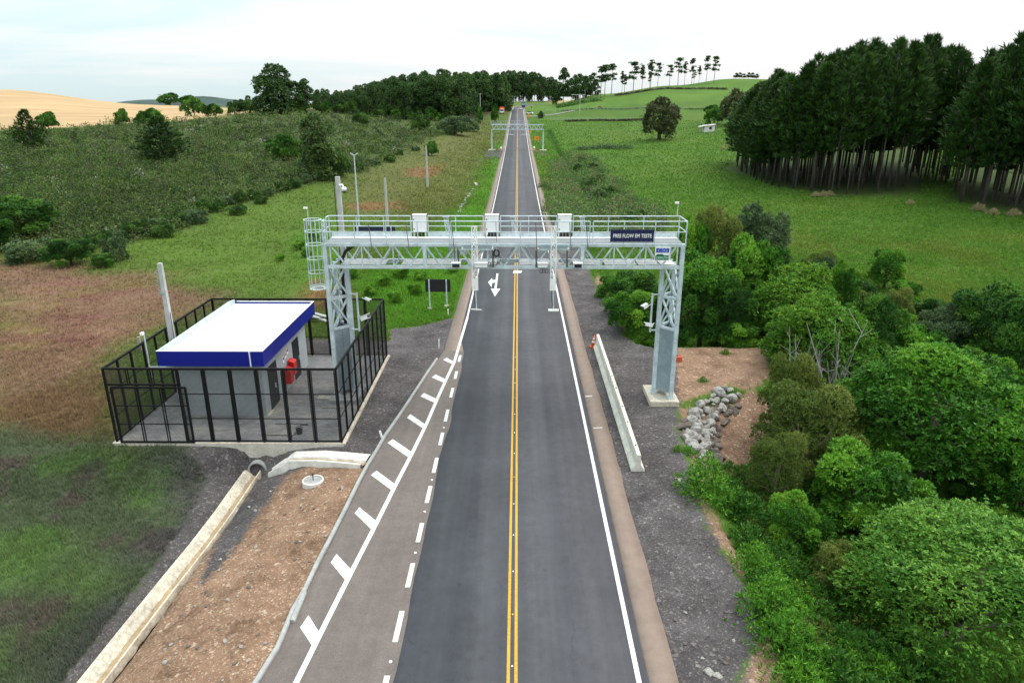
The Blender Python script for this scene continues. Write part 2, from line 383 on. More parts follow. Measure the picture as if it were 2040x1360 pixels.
def zone(c, X, Y, P, rgb, soft=3., amt=1., ns=4., seed=0, rag=1.):
    sd = sdpoly(X, Y, P)+fbm(X, Y, ns, seed)*rag*soft
    w = (sstep(-soft, soft, sd)*amt)[:, None]; return c*(1-w)+np.array(rgb)*w
def ground_rgb(X, Y):
    n1 = fbm(X, Y, 14, 3)[:, None]; n2 = fbm(X, Y, 4.5, 8)[:, None]; n3 = fbm(X, Y, 40, 21)[:, None]
    c = np.where((X > xroad(Y))[:, None], np.array([[.075, .155, .020]]), np.array([[.085, .13, .024]]))*np.ones((len(X), 1))
    # pasture: olive-brown swathes in the middle, fresh green elsewhere
    w = sstep(-.15, .55, n1[:, 0]+.45*n2[:, 0])*sstep(8, 30, X)*(1-sstep(95, 130, Y)*.75)
    c = c*(1-w[:, None]*.75)+np.array([.125, .15, .026])*w[:, None]*.6
    w = sstep(.1, .7, n3[:, 0])*sstep(90, 140, Y)*(X > 0); c = c*(1-w[:, None]*.5)+np.array([.115, .165, .03])*w[:, None]*.5
    c = zone(c, X, Y, MIDL, (.095, .155, .026), 4, .9, 6, 1)
    c = zone(c, X, Y, BROWNL, (.135, .125, .045), 5, .6, 8, 2)
    c = zone(c, X, Y, GREENL, (.075, .18, .016), 2.5, .95, 5, 3)
    c = zone(c, X, Y, REDG, (.21, .125, .085), 3.5, .95, 5, 4)
    w = (sstep(.05, .6, fbm(X, Y, 2.6, 33))*sstep(-2, 3, sdpoly(X, Y, REDG)))[:, None]; c = c*(1-.6*w)+np.array([.19, .085, .075])*.6*w
    w = (sstep(.15, .6, fbm(X, Y, 3.1, 57))*sstep(-2, 3, sdpoly(X, Y, REDG)))[:, None]; c = c*(1-.6*w)+np.array([.20, .16, .055])*.6*w
    c = zone(c, X, Y, OLIVEL, (.16, .09, .055), 2, .9, 4, 5)
    c = zone(c, X, Y, PURP, (.085, .105, .06), 1.2, .95, 2.5, 6)
    w = (sstep(.0, .5, fbm(X, Y, 1.7, 41))*sstep(-.5, 1.5, sdpoly(X, Y, PURP)))[:, None]; c = c*(1-.6*w)+np.array([.11, .062, .075])*.6*w
    w = (sstep(.1, .6, fbm(X, Y, 2.3, 47))*sstep(-.5, 1.5, sdpoly(X, Y, PURP)))[:, None]; c = c*(1-.6*w)+np.array([.10, .18, .045])*.6*w
    c = zone(c, X, Y, SLATE, (.078, .074, .078), 1.3, .8, 1.8, 77)
    c = zone(c, X, Y, LIME1, (.10, .165, .045), 1.3, .7, 2, 7)
    for i, P in enumerate((ORS1, ORS2, ORS3)): c = zone(c, X, Y, P, (.20, .105, .05), 1.5, .8, 2, 60+i)
    c = zone(c, X, Y, MARSH, (.085, .13, .035), 4, .9, 6, 9)
    c = zone(c, X, Y, SCRUB, (.07, .10, .03), 5, 1, 6, 10)
    c = zone(c, X, Y, WHEAT, (.36, .25, .135), 6, 1, 20, 11, .3)
    w = (X < -150) & (Y > 300); c = np.where(w[:, None], c*(1+.13*vnoise(X*.12, Y+X*.25, 5., 5)[:, None]), c)
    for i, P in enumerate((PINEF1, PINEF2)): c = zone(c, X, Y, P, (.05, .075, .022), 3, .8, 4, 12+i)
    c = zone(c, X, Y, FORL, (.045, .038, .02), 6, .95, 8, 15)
    w = (sstep(585, 640, Y)*sstep(20, 50, X)*(1-sstep(70, 110, X)))[:, None]; c = c*(1-w)+np.array([.45, .33, .17])*w
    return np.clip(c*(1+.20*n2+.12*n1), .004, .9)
PIPEZ = [(-13.5, 26.6), (-13.5, 28.4), (-9.3, 28.4), (-9.3, 27.0), (-10.5, 26.4)]; GRAVS = [RG, LG, LGR, GBAND, PIPEZ]; DIRTS = [PAD, LISLE, ROCKDIRT, EDGE1, EDGE2, EDGE3]
def sdmax(X, Y, Ps): return np.max([sdpoly(X, Y, P) for P in Ps], axis=0)
def axis(lo, hi, step, out, growth):
    a = list(np.arange(lo, hi+step/2, step)); s = step
    while a[-1] < out[1]: s *= growth; a.append(a[-1]+s)
    s = step
    while a[0] > out[0]: s *= growth; a.insert(0, a[0]-s)
    return np.array(a)
gx = axis(-20, 17, .36, (-4200, 4200), 1.075); gyv = axis(9, 50, .36, (-600, 5200), 1.045)
GX, GY = np.meshgrid(gx, gyv); gxf, gyf = GX.ravel(), GY.ravel()
GZ = H(gxf, gyf)
far_drop = sstep(1400, 2600, np.hypot(gxf, gyf)); GZ = GZ*(1-far_drop)+2.*far_drop
rough = sstep(5.5, 9, np.abs(gxf-xroad(gyf)))*(1-np.clip(sstep(-1, .5, sdmax(gxf, gyf, GRAVS)), 0, 1))*np.where((gxf > -18.6) & (gxf < -7.3) & (gyf > 27) & (gyf < 40.5), 0, 1)*np.where((gxf > -13.2) & (gxf < -6) & (gyf < 28.6), 0, 1)
GZ = GZ+rough*fbm(gxf, gyf, 2.2, 71)*.09*(gyf < 200)
nx, ny = len(gx), len(gyv)
ii = np.arange(nx*ny).reshape(ny, nx)
GF = np.stack([ii[:-1, :-1], ii[:-1, 1:], ii[1:, 1:], ii[1:, :-1]], -1).reshape(-1, 4)
cl = lambda a: np.clip(a, -3, 3)
m, nt, b = nodes('ground_cover'); co = worldco(nt)
a = N(nt, 'ShaderNodeAttribute', attribute_name='col'); base = a.outputs['Color']
n_f = noise(nt, 3.5, 8, .75, co); r = ramp(nt, [(.3, (.82, .82, .82)), (.5, (1, 1, 1)), (.72, (1.18, 1.16, 1.12))]); nt.links.new(n_f, r.inputs[0]); base = mix(nt, base, r.outputs[0], 1., 'MULTIPLY')
n_e = noise(nt, 1.4, 8, .75, co); n_g = noise(nt, 9., 5, .7, co)
ragged = mth(nt, 'ADD', mth(nt, 'MULTIPLY', mth(nt, 'SUBTRACT', n_e, .5), 1.5), mth(nt, 'MULTIPLY', mth(nt, 'SUBTRACT', n_g, .5), .8))
def mask(nm, w=.14):
    s = mth(nt, 'ADD', N(nt, 'ShaderNodeAttribute', attribute_name=nm).outputs['Fac'], ragged); return mth(nt, 'DIVIDE', mth(nt, 'ADD', s, w), 2*w, True)
def pebbles(scale, dark, mid, pale, frac, co):
    v = N(nt, 'ShaderNodeTexVoronoi', Scale=scale); nt.links.new(co, v.inputs['Vector'])
    sep = N(nt, 'ShaderNodeSeparateColor'); nt.links.new(v.outputs['Color'], sep.inputs[0])
    q = ramp(nt, [(0., dark), (.45, mid), (1-frac, mid), (1-frac*.35, pale)]); nt.links.new(sep.outputs[0], q.inputs[0]); return q.outputs[0], v.outputs['Distance']
gr1, gd1 = pebbles(24, (.034, .032, .034), (.072, .067, .067), (.18, .165, .16), .14, co)
gr2, gd2 = pebbles(10, (.040, .038, .040), (.075, .071, .071), (.23, .22, .21), .05, co)
grav = mix(nt, gr1, gr2, .4); lo = noise(nt, .55, 6, .7, co); lr = ramp(nt, [(.3, (.6, .57, .57)), (.5, (1., .98, .97)), (.7, (1.45, 1.4, 1.4))]); nt.links.new(lo, lr.inputs[0]); grav = mix(nt, grav, lr.outputs[0], 1., 'MULTIPLY')
di1, dd1 = pebbles(24, (.115, .066, .042), (.20, .125, .082), (.40, .32, .24), .13, co)
di2, dd2 = pebbles(10, (.13, .078, .05), (.20, .125, .082), (.45, .36, .27), .05, co)
dirt = mix(nt, di1, di2, .45); lo2 = noise(nt, .8, 7, .72, co, .4); lr2 = ramp(nt, [(.28, (.45, .42, .40)), (.48, (1., 1., 1.)), (.7, (1.3, 1.33, 1.36))]); nt.links.new(lo2, lr2.inputs[0]); dirt = mix(nt, dirt, lr2.outputs[0], 1., 'MULTIPLY')
base = mix(nt, base, dirt, mask('dirt')); base = mix(nt, base, grav, mask('grav'))
nt.links.new(base, b.inputs['Base Color']); b.inputs['Roughness'].default_value = .95; b.inputs['Specular IOR Level'].default_value = .1
hh = mth(nt, 'ADD', noise(nt, 6, 6, .7, co), mth(nt, 'MULTIPLY', gd2, .5)); bump(nt, b, hh, .45, .08)
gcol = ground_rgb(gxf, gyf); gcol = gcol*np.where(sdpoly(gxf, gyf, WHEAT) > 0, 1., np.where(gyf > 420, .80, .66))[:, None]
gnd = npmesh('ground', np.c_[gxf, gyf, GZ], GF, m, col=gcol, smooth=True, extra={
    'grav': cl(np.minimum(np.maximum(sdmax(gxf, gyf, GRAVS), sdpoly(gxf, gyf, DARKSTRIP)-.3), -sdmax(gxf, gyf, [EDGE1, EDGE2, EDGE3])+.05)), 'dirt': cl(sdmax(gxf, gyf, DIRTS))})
tag(gnd, kind='structure')
# ------------------------------------------------------------------ road
def ribbon(name, mat, xa, xb, ys, dz, parent=None, loc=None, skirt=0., kind=None):
    """strip between offsets xa(Y) and xb(Y) from the road axis"""
    fa = xa if callable(xa) else (lambda y: np.full_like(y, xa)); fb = xb if callable(xb) else (lambda y: np.full_like(y, xb))
    ys = np.asarray(ys, float); cx = xroad(ys); tx = np.gradient(cx, ys); nrm = np.sqrt(1+tx*tx); z = zroad(ys)+dz; A, B = fa(ys), fb(ys)
    L = np.c_[cx+A/nrm, ys-A*tx/nrm, z]; R_ = np.c_[cx+B/nrm, ys-B*tx/nrm, z]
    V = [L, R_]
    if skirt: V = [L-[0, 0, skirt], L, R_, R_-[0, 0, skirt]]
    k = len(V); V = np.stack(V, 1).reshape(-1, 3); n = len(ys); F = []
    for i in range(n-1):
        for j in range(k-1): F.append((i*k+j, i*k+j+1, (i+1)*k+j+1, (i+1)*k+j))
    o = npmesh(name, V, np.array(F), mat, parent=parent)
    if kind: tag(o, kind=kind)
    return o
YS = np.r_[np.arange(-40, 120, 1.), np.arange(120, 420, 4.), np.arange(420, 640, 3.)]
def asphalt(name, c, var, tracks=False):
    m, nt, b = nodes(name); co = worldco(nt)
    f1 = noise(nt, .35, 6, .65, co); f2 = noise(nt, 40, 3, .8, co); f3 = noise(nt, 2.6, 6, .7, co)
    st = N(nt, 'ShaderNodeMapping'); st.inputs['Scale'].default_value = (1.7, .045, 1); nt.links.new(co, st.inputs[0]); f4 = noise(nt, 1., 5, .6, st.outputs[0])
    lo_ = tuple(x*(1-var) for x in c); hi_ = tuple(x*(1+var) for x in c)
    r = ramp(nt, [(.32, lo_), (.68, hi_)]); nt.links.new(mth(nt, 'ADD', mth(nt, 'MULTIPLY', f1, .5), mth(nt, 'MULTIPLY', f4, .5)), r.inputs[0])
    r2 = ramp(nt, [(.25, (.6, .6, .6)), (.5, (1, 1, 1)), (.8, (1.5, 1.5, 1.5))]); nt.links.new(f2, r2.inputs[0])
    r3 = ramp(nt, [(.3, (.86, .86, .86)), (.6, (1.05, 1.05, 1.05))]); nt.links.new(f3, r3.inputs[0])
    o = mix(nt, mix(nt, r.outputs[0], r2.outputs[0], 1., 'MULTIPLY'), r3.outputs[0], 1., 'MULTIPLY')
    if tracks:   # wheel-polished bands, oil-darkened lane middles and a few hairline cracks
        sx = N(nt, 'ShaderNodeSeparateXYZ'); nt.links.new(co, sx.inputs[0]); ax = mth(nt, 'ABSOLUTE', mth(nt, 'ADD', sx.outputs[0], mth(nt, 'MULTIPLY', mth(nt, 'SUBTRACT', f3, .5), .5)))
        tr_ = ramp(nt, [(0., (.95,)*3), (.09, (.9,)*3), (.25, (1.10, 1.09, 1.06)), (.47, (.84, .84, .86)), (.70, (1.08, 1.07, 1.04)), (.9, (.95,)*3)]); nt.links.new(mth(nt, 'DIVIDE', ax, 3.7), tr_.inputs[0]); o = mix(nt, o, tr_.outputs[0], 1., 'MULTIPLY')
        vd = N(nt, 'ShaderNodeTexVoronoi', Scale=.33, feature='DISTANCE_TO_EDGE'); mpv = N(nt, 'ShaderNodeMapping'); mpv.inputs['Scale'].default_value = (1., .35, 1.); wob = N(nt, 'ShaderNodeVectorMath', operation='ADD'); nz = N(nt, 'ShaderNodeTexNoise', Scale=1.5, Detail=5); nt.links.new(co, nz.inputs['Vector']); nt.links.new(co, wob.inputs[0]); nt.links.new(nz.outputs['Color'], wob.inputs[1]); nt.links.new(wob.outputs[0], mpv.inputs[0]); nt.links.new(mpv.outputs[0], vd.inputs['Vector'])
        cr_ = ramp(nt, [(0., (.62,)*3), (.006, (1.,)*3)]); nt.links.new(vd.outputs['Distance'], cr_.inputs[0]); gate = ramp(nt, [(.5, (0, 0, 0)), (.62, (1, 1, 1))]); nt.links.new(f1, gate.inputs[0]); o = mix(nt, o, mix(nt, o, cr_.outputs[0], 1., 'MULTIPLY'), gate.outputs[0])
        sp_ = N(nt, 'ShaderNodeTexVoronoi', Scale=.8); nt.links.new(co, sp_.inputs['Vector']); so_ = ramp(nt, [(0., (.6,)*3), (.05, (.75,)*3), (.09, (1.,)*3)]); nt.links.new(sp_.outputs['Distance'], so_.inputs[0]); o = mix(nt, o, so_.outputs[0], .6, 'MULTIPLY')
    nt.links.new(o, b.inputs['Base Color']); b.inputs['Roughness'].default_value = .82; b.inputs['Specular IOR Level'].default_value = .3; bump(nt, b, f2, .3, .01); return m
ASPH = asphalt('dark_asphalt', (.055, .057, .065), .30, True); ASPB = asphalt('worn_brown_asphalt', (.118, .100, .090), .2); SHO = asphalt('beige_shoulder_surface', (.19, .145, .118), .14)
def xl(y): return np.where(y < 40, -3.17+.12*vnoise(y, y*0, 1.7, 5), -3.17-.53*sstep(40, 45, y))
road = ribbon('road', ASPH, xl, 3.70, YS, 0., skirt=.09, kind='structure')
ribbon('layby', ASPB, lambda y: kerbx(y)+.02, -3.0, YS[YS <= 41.6], -.012, kind='structure')
ys = YS[(YS >= 40) & (YS < 560)]; ribbon('road_shoulder', SHO, lambda y: np.where(y < 42, kerbx(y)+.05, np.maximum(kerbx(y), -4.62)), -3.05, ys, -.045, skirt=.12, kind='structure')
ribbon('road_shoulder', SHO, 3.6, lambda y: 4.52+.05*vnoise(y, y*0, 1.3, 2), YS[YS < 560], -.05, skirt=.12, kind='structure')
Z1 = .004
def part_ribbon(name, mat, a, b_, y0, y1, dz=Z1, step=2.):
    n = max(2, int((y1-y0)/step)+1); return ribbon(name, mat, a, b_, np.linspace(y0, y1, n), dz, parent=road)
part_ribbon('centre_line', LINEY, -.135, -.045, -40, 560); part_ribbon('centre_line', LINEY, .075, .165, -40, 560)
part_ribbon('edge_line', LINEW, 3.36, 3.50, -40, 470); part_ribbon('edge_line', LINEW, -3.56, -3.43, 47, 540)
for y0, y1 in [(967,1001),(1041,1079),(1121,1169),(1216,1278),(1345,1390),(815,839),(861,886),(911,941),(967,1001),(707,720),(739,754),(772,791)]:
    if (y0, y1) == (967, 1001) and any(c.name.startswith('lane_dash.0') and 0 for c in road.children): continue
    if y0 == 967 and globals().get('_d967'): continue
    if y0 == 967: _d967 = True
    part_ribbon('lane_dash', LINEW, -3.46, -3.30, onZ(900, y1, 0)[1], onZ(900, y0, 0)[1], -.012+Z1)
for y in (-2, 4, 9.5): part_ribbon('lane_dash', LINEW, -3.46, -3.30, y, y+1.2, -.012+Z1)
def flatmark(name, px, z, mat=LINEW, parent=None):
    P = [onZ(x, y, 0) for x, y in px]; mb = MB(); mb.add([(p[0], p[1], z) for p in P], [tuple(range(len(P)))]); return mb.build(name, mat, parent or road)
zl = -.012+Z1
ln = [(929,660),(905,721),(889,755),(872,792),(849,845),(821,902),(787,967),(751,1039),(701,1136),(637,1263),(589,1360),(520,1500)]
P = [onZ(x, y, 0) for x, y in ln]; mb = MB(); w = .085
P[0] = np.array([-3.49, 48.2, 0]); P[1:1] = [P[0]+(P[1]-P[0])*.62, P[0]+(P[1]-P[0])*.66]
mb.add([(p[0]-w, p[1], zl+(.014 if k < 2 else 0)) for k, p in enumerate(P)]+[(p[0]+w, p[1], zl+(.014 if k < 2 else 0)) for k, p in enumerate(P)], [(i, len(P)+i, len(P)+i+1, i+1) for i in range(len(P)-1)]).build('edge_line', LINEW, road)
z3 = lambda L: [(500+x/4, 660+y/4) for x, y in L]; z4 = lambda L: [(560+x/3.4, 960+y/3.4) for x, y in L]
for q in [z3([(1530,225),(1612,262),(1622,243),(1560,207)]), z3([(1440,365),(1535,405),(1555,380),(1470,340)]), z3([(1350,515),(1460,565),(1490,540),(1378,487)]),
          z3([(1243,685),(1368,768),(1395,742),(1270,655)]), z3([(1088,885),(1250,998),(1285,960),(1130,855)]), z3([(955,1140),(1115,1258),(1150,1215),(1000,1105)]),
          z4([(498,207),(615,322),(650,265),(530,167)]), z4([(335,540),(440,668),(480,595),(375,483)]), z4([(128,980),(215,1112),(262,1018),(185,897)])]:
    flatmark('hatch_stripe', q, zl-.0025)
z5 = lambda L: [(900+x/9.71, 500+y/9.71) for x, y in L]
mb = MB()
for poly in (z5([(865,432),(902,437),(866,735),(823,730)]), z5([(757,726),(940,730),(833,882)]), z5([(783,562),(852,548),(846,600),(775,628)]), z5([(785,518),(770,702),(702,604)])):
    P = [onZ(x, y, 0) for x, y in poly]; mb.add([(p[0], p[1], Z1) for p in P], [tuple(range(len(P)))])
mb.build('arrow_marking', LINEW, road)
flatmark('lane_cross_mark', [(1021.5,544.5),(1038,544),(1040.5,539),(1023,539.5)], Z1*2)
flatmark('survey_tick', [(1166,787),(1180,786),(1180,787.5),(1166,788.5)], -.05+Z1); flatmark('survey_tick', [(1182,849.8),(1200,849),(1200,850.2),(1182,851)], -.05+Z1)
# studs: raised reflective markers along the dashes and between the yellow lines
def stud(x, y, z, mat, label, grp):
    return solo(MB().lathe((x, y, z), [(.05 if mat is STUDW and x < -1 else .03, 0), (.045 if mat is STUDW and x < -1 else .027, .012), (.015, .018)], 8), 'road_stud', mat, label, 'road stud', (x, y, z), grp)
STUDW = smat('white_stud', (.8, .8, .78), .35); STUDY = smat('yellow_stud', (.7, .42, .03), .35)
for k, py in enumerate([851, 955, 1018, 1100, 1317]):
    p = onZ(900, py, 0); stud(-3.38, p[1], -.012, STUDW, 'small white reflective stud set between the white lane dashes', 'studs between the white dashes')
y = 15.2; k = 0
while y < 40:
    stud(.015, y, 0., STUDW if k % 4 != 1 else STUDY, 'small %s reflective stud set between the two yellow centre lines' % ('white' if k % 4 != 1 else 'yellow'), 'studs between the yellow lines'); y += 2.05; k += 1
# ------------------------------------------------------------------ kerb
kp = [onZ(x, y, 0) for x, y in [(873,715),(855,742),(837,770),(807,815),(789,842),(770,870),(752,900),(737,925),(719,960),(692,1014),(663,1072),(637,1124),(613,1172),(589,1216),(560,1289),(515,1360),(470,1440)]]
mb = MB(); prof = [(0, -.12), (0, .05), (.025, .085), (.10, .095), (.13, .08), (.145, -.12)]; n = len(prof)
V = []; 
for i, p in enumerate(kp):
    V += [(p[0]-a-.012*(i % 3), p[1], h+.008*(i % 2)) for a, h in prof]
mb.add(V, [(i*n+j, i*n+j+1, (i+1)*n+j+1, (i+1)*n+j) for i in range(len(kp)-1) for j in range(n-1)]+[tuple(range(n))])
solo(mb, 'kerb', GREYC, 'pale grey concrete kerb curving between the paved lay-by and the stony dirt', 'kerb', (kp[5][0], kp[5][1], 0))
p0, p1 = onZ(611, 1180, 0), onZ(587, 1240, 0)
solo(MB().add(sum([[(p[0]-a*1.15+.01, p[1], h*1.12+.005) for a, h in prof] for p in (p0, p1)], []), [(j, j+1, n+j+1, n+j) for j in range(n-1)]+[tuple(range(n)), tuple(range(2*n-1, n-1, -1))]),
     'kerb_stone', GREYC, 'slightly raised kerb piece standing proud of the long lay-by kerb', 'kerb stone', (p0[0], p0[1], 0))
# ------------------------------------------------------------------ drainage channel, headwall, pipe
gl = [g(x, y) for x, y in [(145,1360),(340,1100),(480,945)]]
def sweep(name, mat, axis_pts, prof, parent=None, loc=None):
    n = len(prof); V = []; A = [Vector(p) for p in axis_pts]
    for i, p in enumerate(A):
        d = (A[min(i+1, len(A)-1)]-A[max(i-1, 0)]); d.z = 0; d.normalize(); s = Vector((d.y, -d.x, 0))
        jit = .025*math.sin(i*2.7)+.02*math.sin(i*5.1)
        V += [p+s*(a+(jit if k in (0, n-1) else 0))+Vector((0, 0, h)) for k, (a, h) in enumerate(prof)]
    return MB().add(V, [(i*n+j, (i+1)*n+j, (i+1)*n+j+1, i*n+j+1) for i in range(len(A)-1) for j in range(n-1)]).build(name, mat, parent, loc)
SAND = smat('sandy_silt', (.40, .29, .17), .95, 0, .15, 1.2, .3, .1, grime=.25)
zc = -1.22
ax = GUT
dr = thing('drainage_channel', 'long cream concrete drainage channel running from the pipe beside the stony dirt', 'drain', (ax[3][0], ax[3][1], zc))
axd = []
for i in range(len(ax)-1):
    for t in np.linspace(0, 1, 6, endpoint=False): axd.append(ax[i]*(1-t)+ax[i+1]*t)
axd.append(ax[-1])
sweep('bank_lip', CREAM, axd, [(-.54, -.1), (-.49, .14), (-.35, .11), (-.13, -.10), (-.10, -.2)], dr)
sweep('channel_floor', SAND, axd, [(-.115, -.12), (0, -.15), (.20, -.12)], dr)
sweep('edge_lip', CREAM, axd, [(.18, -.2), (.19, .09), (.22, .115), (.26, .10), (.29, -.2)], dr)
ax2 = [np.array([x, y, float(H(x, y))+.17]) for x, y in XCH[:-1]+[(XCH[-1][0]-.06, XCH[-1][1])]]
cr = thing('drainage_channel', 'short white-lipped concrete channel crossing from the kerb to the pipe', 'drain', tuple(ax2[2]))
ax2d = [ax2[i]*(1-t)+ax2[i+1]*t for i in range(len(ax2)-1) for t in (0, .25, .5, .75)]+[ax2[-1]]
LIMEW = smat('white_washed_concrete', (.62, .60, .55), .85, 0, .08, 1.5, .2, .2, grime=.15)
sweep('bank_lip', LIMEW, ax2d, [(-.60, -.3), (-.56, .12), (-.40, .16), (-.10, .04), (-.05, -.06)], cr)
sweep('channel_floor', SAND, ax2d, [(-.07, -.04), (.1, -.07), (.26, -.04)], cr)
sweep('edge_lip', LIMEW, ax2d, [(.24, -.1), (.25, .08), (.38, .09), (.42, -.3)], cr)
hw = thing('headwall', 'stained pale concrete headwall below the fence with a round pipe opening', 'headwall', (-11.5, 28.2, -1.6))
pc = onZ(521, 927, -1.15); pr = .36
top = [(-18.3, 28.26), (-15.5, 28.26), (-13, 28.25), (-11.5, 28.25), (-9.5, 28.25), (-7.75, 28.25)]
bz = [-.2, -.3, -.8, -1.5, -.75, -.15]; by = [28.2, 28.15, 28.08, 28.0, 28.05, 28.2]
MB().add([(x, y, .03) for x, y in top]+[(x, yy, z) for (x, y), z, yy in zip(top, bz, by)]+[(x, yy-.2, z-1.2) for (x, y), z, yy in zip(top, bz, by)],
         [(i, i+6, i+7, i+1) for i in range(5)]+[(i+6, i+12, i+13, i+7) for i in range(5)]).build('wall', CONC, hw)
px_, py_, pz_ = pc[0], 27.5, -1.12
mb = MB(); k = 24; ring = lambda r, y: [(px_+r*math.cos(2*math.pi*i/k), y, pz_+r*math.sin(2*math.pi*i/k)) for i in range(k)]
mb.add(ring(pr+.08, 28.3)+ring(pr+.08, 27.82)+ring(pr, 27.82)+ring(pr, 29.3), [(a*k+i, a*k+(i+1) % k, (a+1)*k+(i+1) % k, (a+1)*k+i) for a in range(3) for i in range(k)]).build('pipe', GREYC, hw, smooth=True)
MB().add(ring(pr, 29.1), [tuple(range(k))]).build('pipe_darkness', smat('pipe_shade_black', (.02, .02, .02), .8), hw)  # near-black disc inside the pipe, its colour standing for the shade there
MB().add([(px_-.6, 28.0, -1.1), (px_-.42, 27.8, -1.5), (px_+.42, 27.8, -1.5), (px_+.75, 28.0, -.95), (px_+.42, 27.1, -1.45), (px_-.65, 26.9, -1.45)], [(0, 1, 5), (1, 2, 4, 5), (2, 3, 4)]).build('apron', CONC, hw)
# ------------------------------------------------------------------ compound
m, nt, b = nodes('grey_block_paving'); co = worldco(nt)
br = N(nt, 'ShaderNodeTexBrick', Scale=1., offset=.5); br.inputs['Brick Width'].default_value = .24; br.inputs['Row Height'].default_value = .12; br.inputs['Mortar Size'].default_value = .008
br.inputs['Color1'].default_value = (.25, .25, .255, 1); br.inputs['Color2'].default_value = (.18, .18, .185, 1); br.inputs['Mortar'].default_value = (.075, .072, .07, 1); nt.links.new(co, br.inputs['Vector'])
st = noise(nt, .55, 6, .7, co); r = ramp(nt, [(.3, (.62, .62, .63)), (.5, (1, 1, 1)), (.7, (1.45, 1.36, 1.18))]); nt.links.new(st, r.inputs[0])
nt.links.new(mix(nt, br.outputs[0], r.outputs[0], 1., 'MULTIPLY'), b.inputs['Base Color']); b.inputs['Roughness'].default_value = .9; b.inputs['Specular IOR Level'].default_value = .2
CX0, CX1, CY0, CY1 = -18.2, -7.88, 28.42, 39.95
MB().span(CX0, CX1, CY0, CY1, -.4, .03).build('paving', m, None, (-13, 34, 0)); tag(bpy.data.objects['paving'], kind='structure')
mb = MB(); mb.span(CX1+.001, CX1+.17, CY0-.1, CY1+.1, -.35, .045); mb.span(CX0-.15, CX1+.0, CY0-.16, CY0-.002, -.3, .04); mb.span(CX0-.15, CX0-.001, CY0, CY1+.1, -.5, .04); mb.span(CX0, CX1, CY1+.001, CY1+.15, -.4, .04)
tag(mb.build('paving_edge', CREAM, None, (-13, 34, 0)), kind='structure')
# mesh fence
m, nt, b = nodes('black_wire_mesh'); co = objco(nt); sp = N(nt, 'ShaderNodeSeparateXYZ'); nt.links.new(co, sp.inputs[0])
def wire(s, pitch, w): return mth(nt, 'LESS_THAN', mth(nt, 'FRACT', mth(nt, 'DIVIDE', s, pitch)), w)
al = mth(nt, 'MAXIMUM', wire(mth(nt, 'ADD', sp.outputs[0], sp.outputs[1]), .05, .2), wire(sp.outputs[2], .0254, .26))
tr = N(nt, 'ShaderNodeBsdfTransparent'); mx = N(nt, 'ShaderNodeMixShader'); nt.links.new(al, mx.inputs[0]); nt.links.new(tr.outputs[0], mx.inputs[1]); nt.links.new(b.outputs[0], mx.inputs[2]); nt.links.new(mx.outputs[0], nt.nodes['Material Output'].inputs[0])
b.inputs['Base Color'].default_value = (.012, .012, .013, 1); MESHM = m
fe = thing('mesh_fence', 'tall black wire mesh fence enclosing the small white-roofed building', 'fence', ((CX0+CX1)/2, CY0, .03)); FH = 3.62
def fpost(x, y, h=FH, w=.085): return MB().span(x-w/2, x+w/2, y-w/2, y+w/2, .03, h).build('post', BLACK, fe)
def frun(a, b_, n, first=True, last=True, skip=()):
    ax_, ay_ = a; bx_, by_ = b_; dx, dy = (bx_-ax_)/n, (by_-ay_)/n
    for i in range(n+1):
        if (i == 0 and not first) or (i == n and not last) or i in skip: continue
        fpost(ax_+dx*i, ay_+dy*i)
    for z, w, nm in ((FH, .09, 'top_rail'), (1.22, .035, 'rail'), (2.42, .035, 'rail'), (.1, .06, 'bottom_rail')): MB().bar((ax_, ay_, z), (bx_, by_, z), w).build(nm, BLACK, fe)
    for i in range(n):
        if i in skip: continue
        x0, y0, x1, y1 = ax_+dx*i, ay_+dy*i, ax_+dx*(i+1), ay_+dy*(i+1)
        for s_, t_ in ((.07, .93),):
            p, q = (x0+dx*s_, y0+dy*s_), (x0+dx*t_, y0+dy*t_)
            mb = MB(); 
            for u in (p, q): mb.bar((u[0], u[1], .12), (u[0], u[1], FH-.08), .03)
            mb.build('panel_frame', BLACK, fe)
        MB().add([(x0, y0, .12), (x1, y1, .12), (x1, y1, FH), (x0, y0, FH)], [(0, 1, 2, 3)]).build('mesh_panel', MESHM, fe)
frun((-14.95, CY0), (CX1, CY0), 6)
frun((CX1, CY0), (CX1, CY1), 10, first=False)
frun((CX0, CY0), (CX0, CY1), 10)
frun((CX0, CY1), (CX1, CY1), 9, first=False, last=False)
# gate in the left of the front run
MB().bar((CX0, CY0, FH), (-14.95, CY0, FH), .09).build('top_rail', BLACK, fe); MB().bar((CX0, CY0, 2.86), (-14.95, CY0, 2.86), .08).build('transom', BLACK, fe)
for x in (-17.15, -16.05):
    for d in (-.05, .05): MB().bar((x+d, CY0, 2.9), (x+d, CY0, FH), .04).build('transom_bar', BLACK, fe)
MB().add([(CX0, CY0, 2.9), (-14.95, CY0, 2.9), (-14.95, CY0, FH), (CX0, CY0, FH)], [(0, 1, 2, 3)]).build('mesh_panel', MESHM, fe)
ga = MB(); yg = CY0-.14
for x in (-17.9, -14.6): ga.bar((x, yg, .06), (x, yg, 2.78), .085)
for x in (-16.8, -15.7):
    for d in (-.05, .05): ga.bar((x+d, yg, .1), (x+d, yg, 2.74), .04)
ga.bar((-17.9, yg, .1), (-14.6, yg, .1), .07); ga.bar((-17.9, yg, 2.78), (-14.6, yg, 2.78), .075); ga.bar((-17.9, yg, 1.0), (-14.6, yg, 1.0), .035); ga.bar((-17.9, yg, 1.9), (-14.6, yg, 1.9), .035)
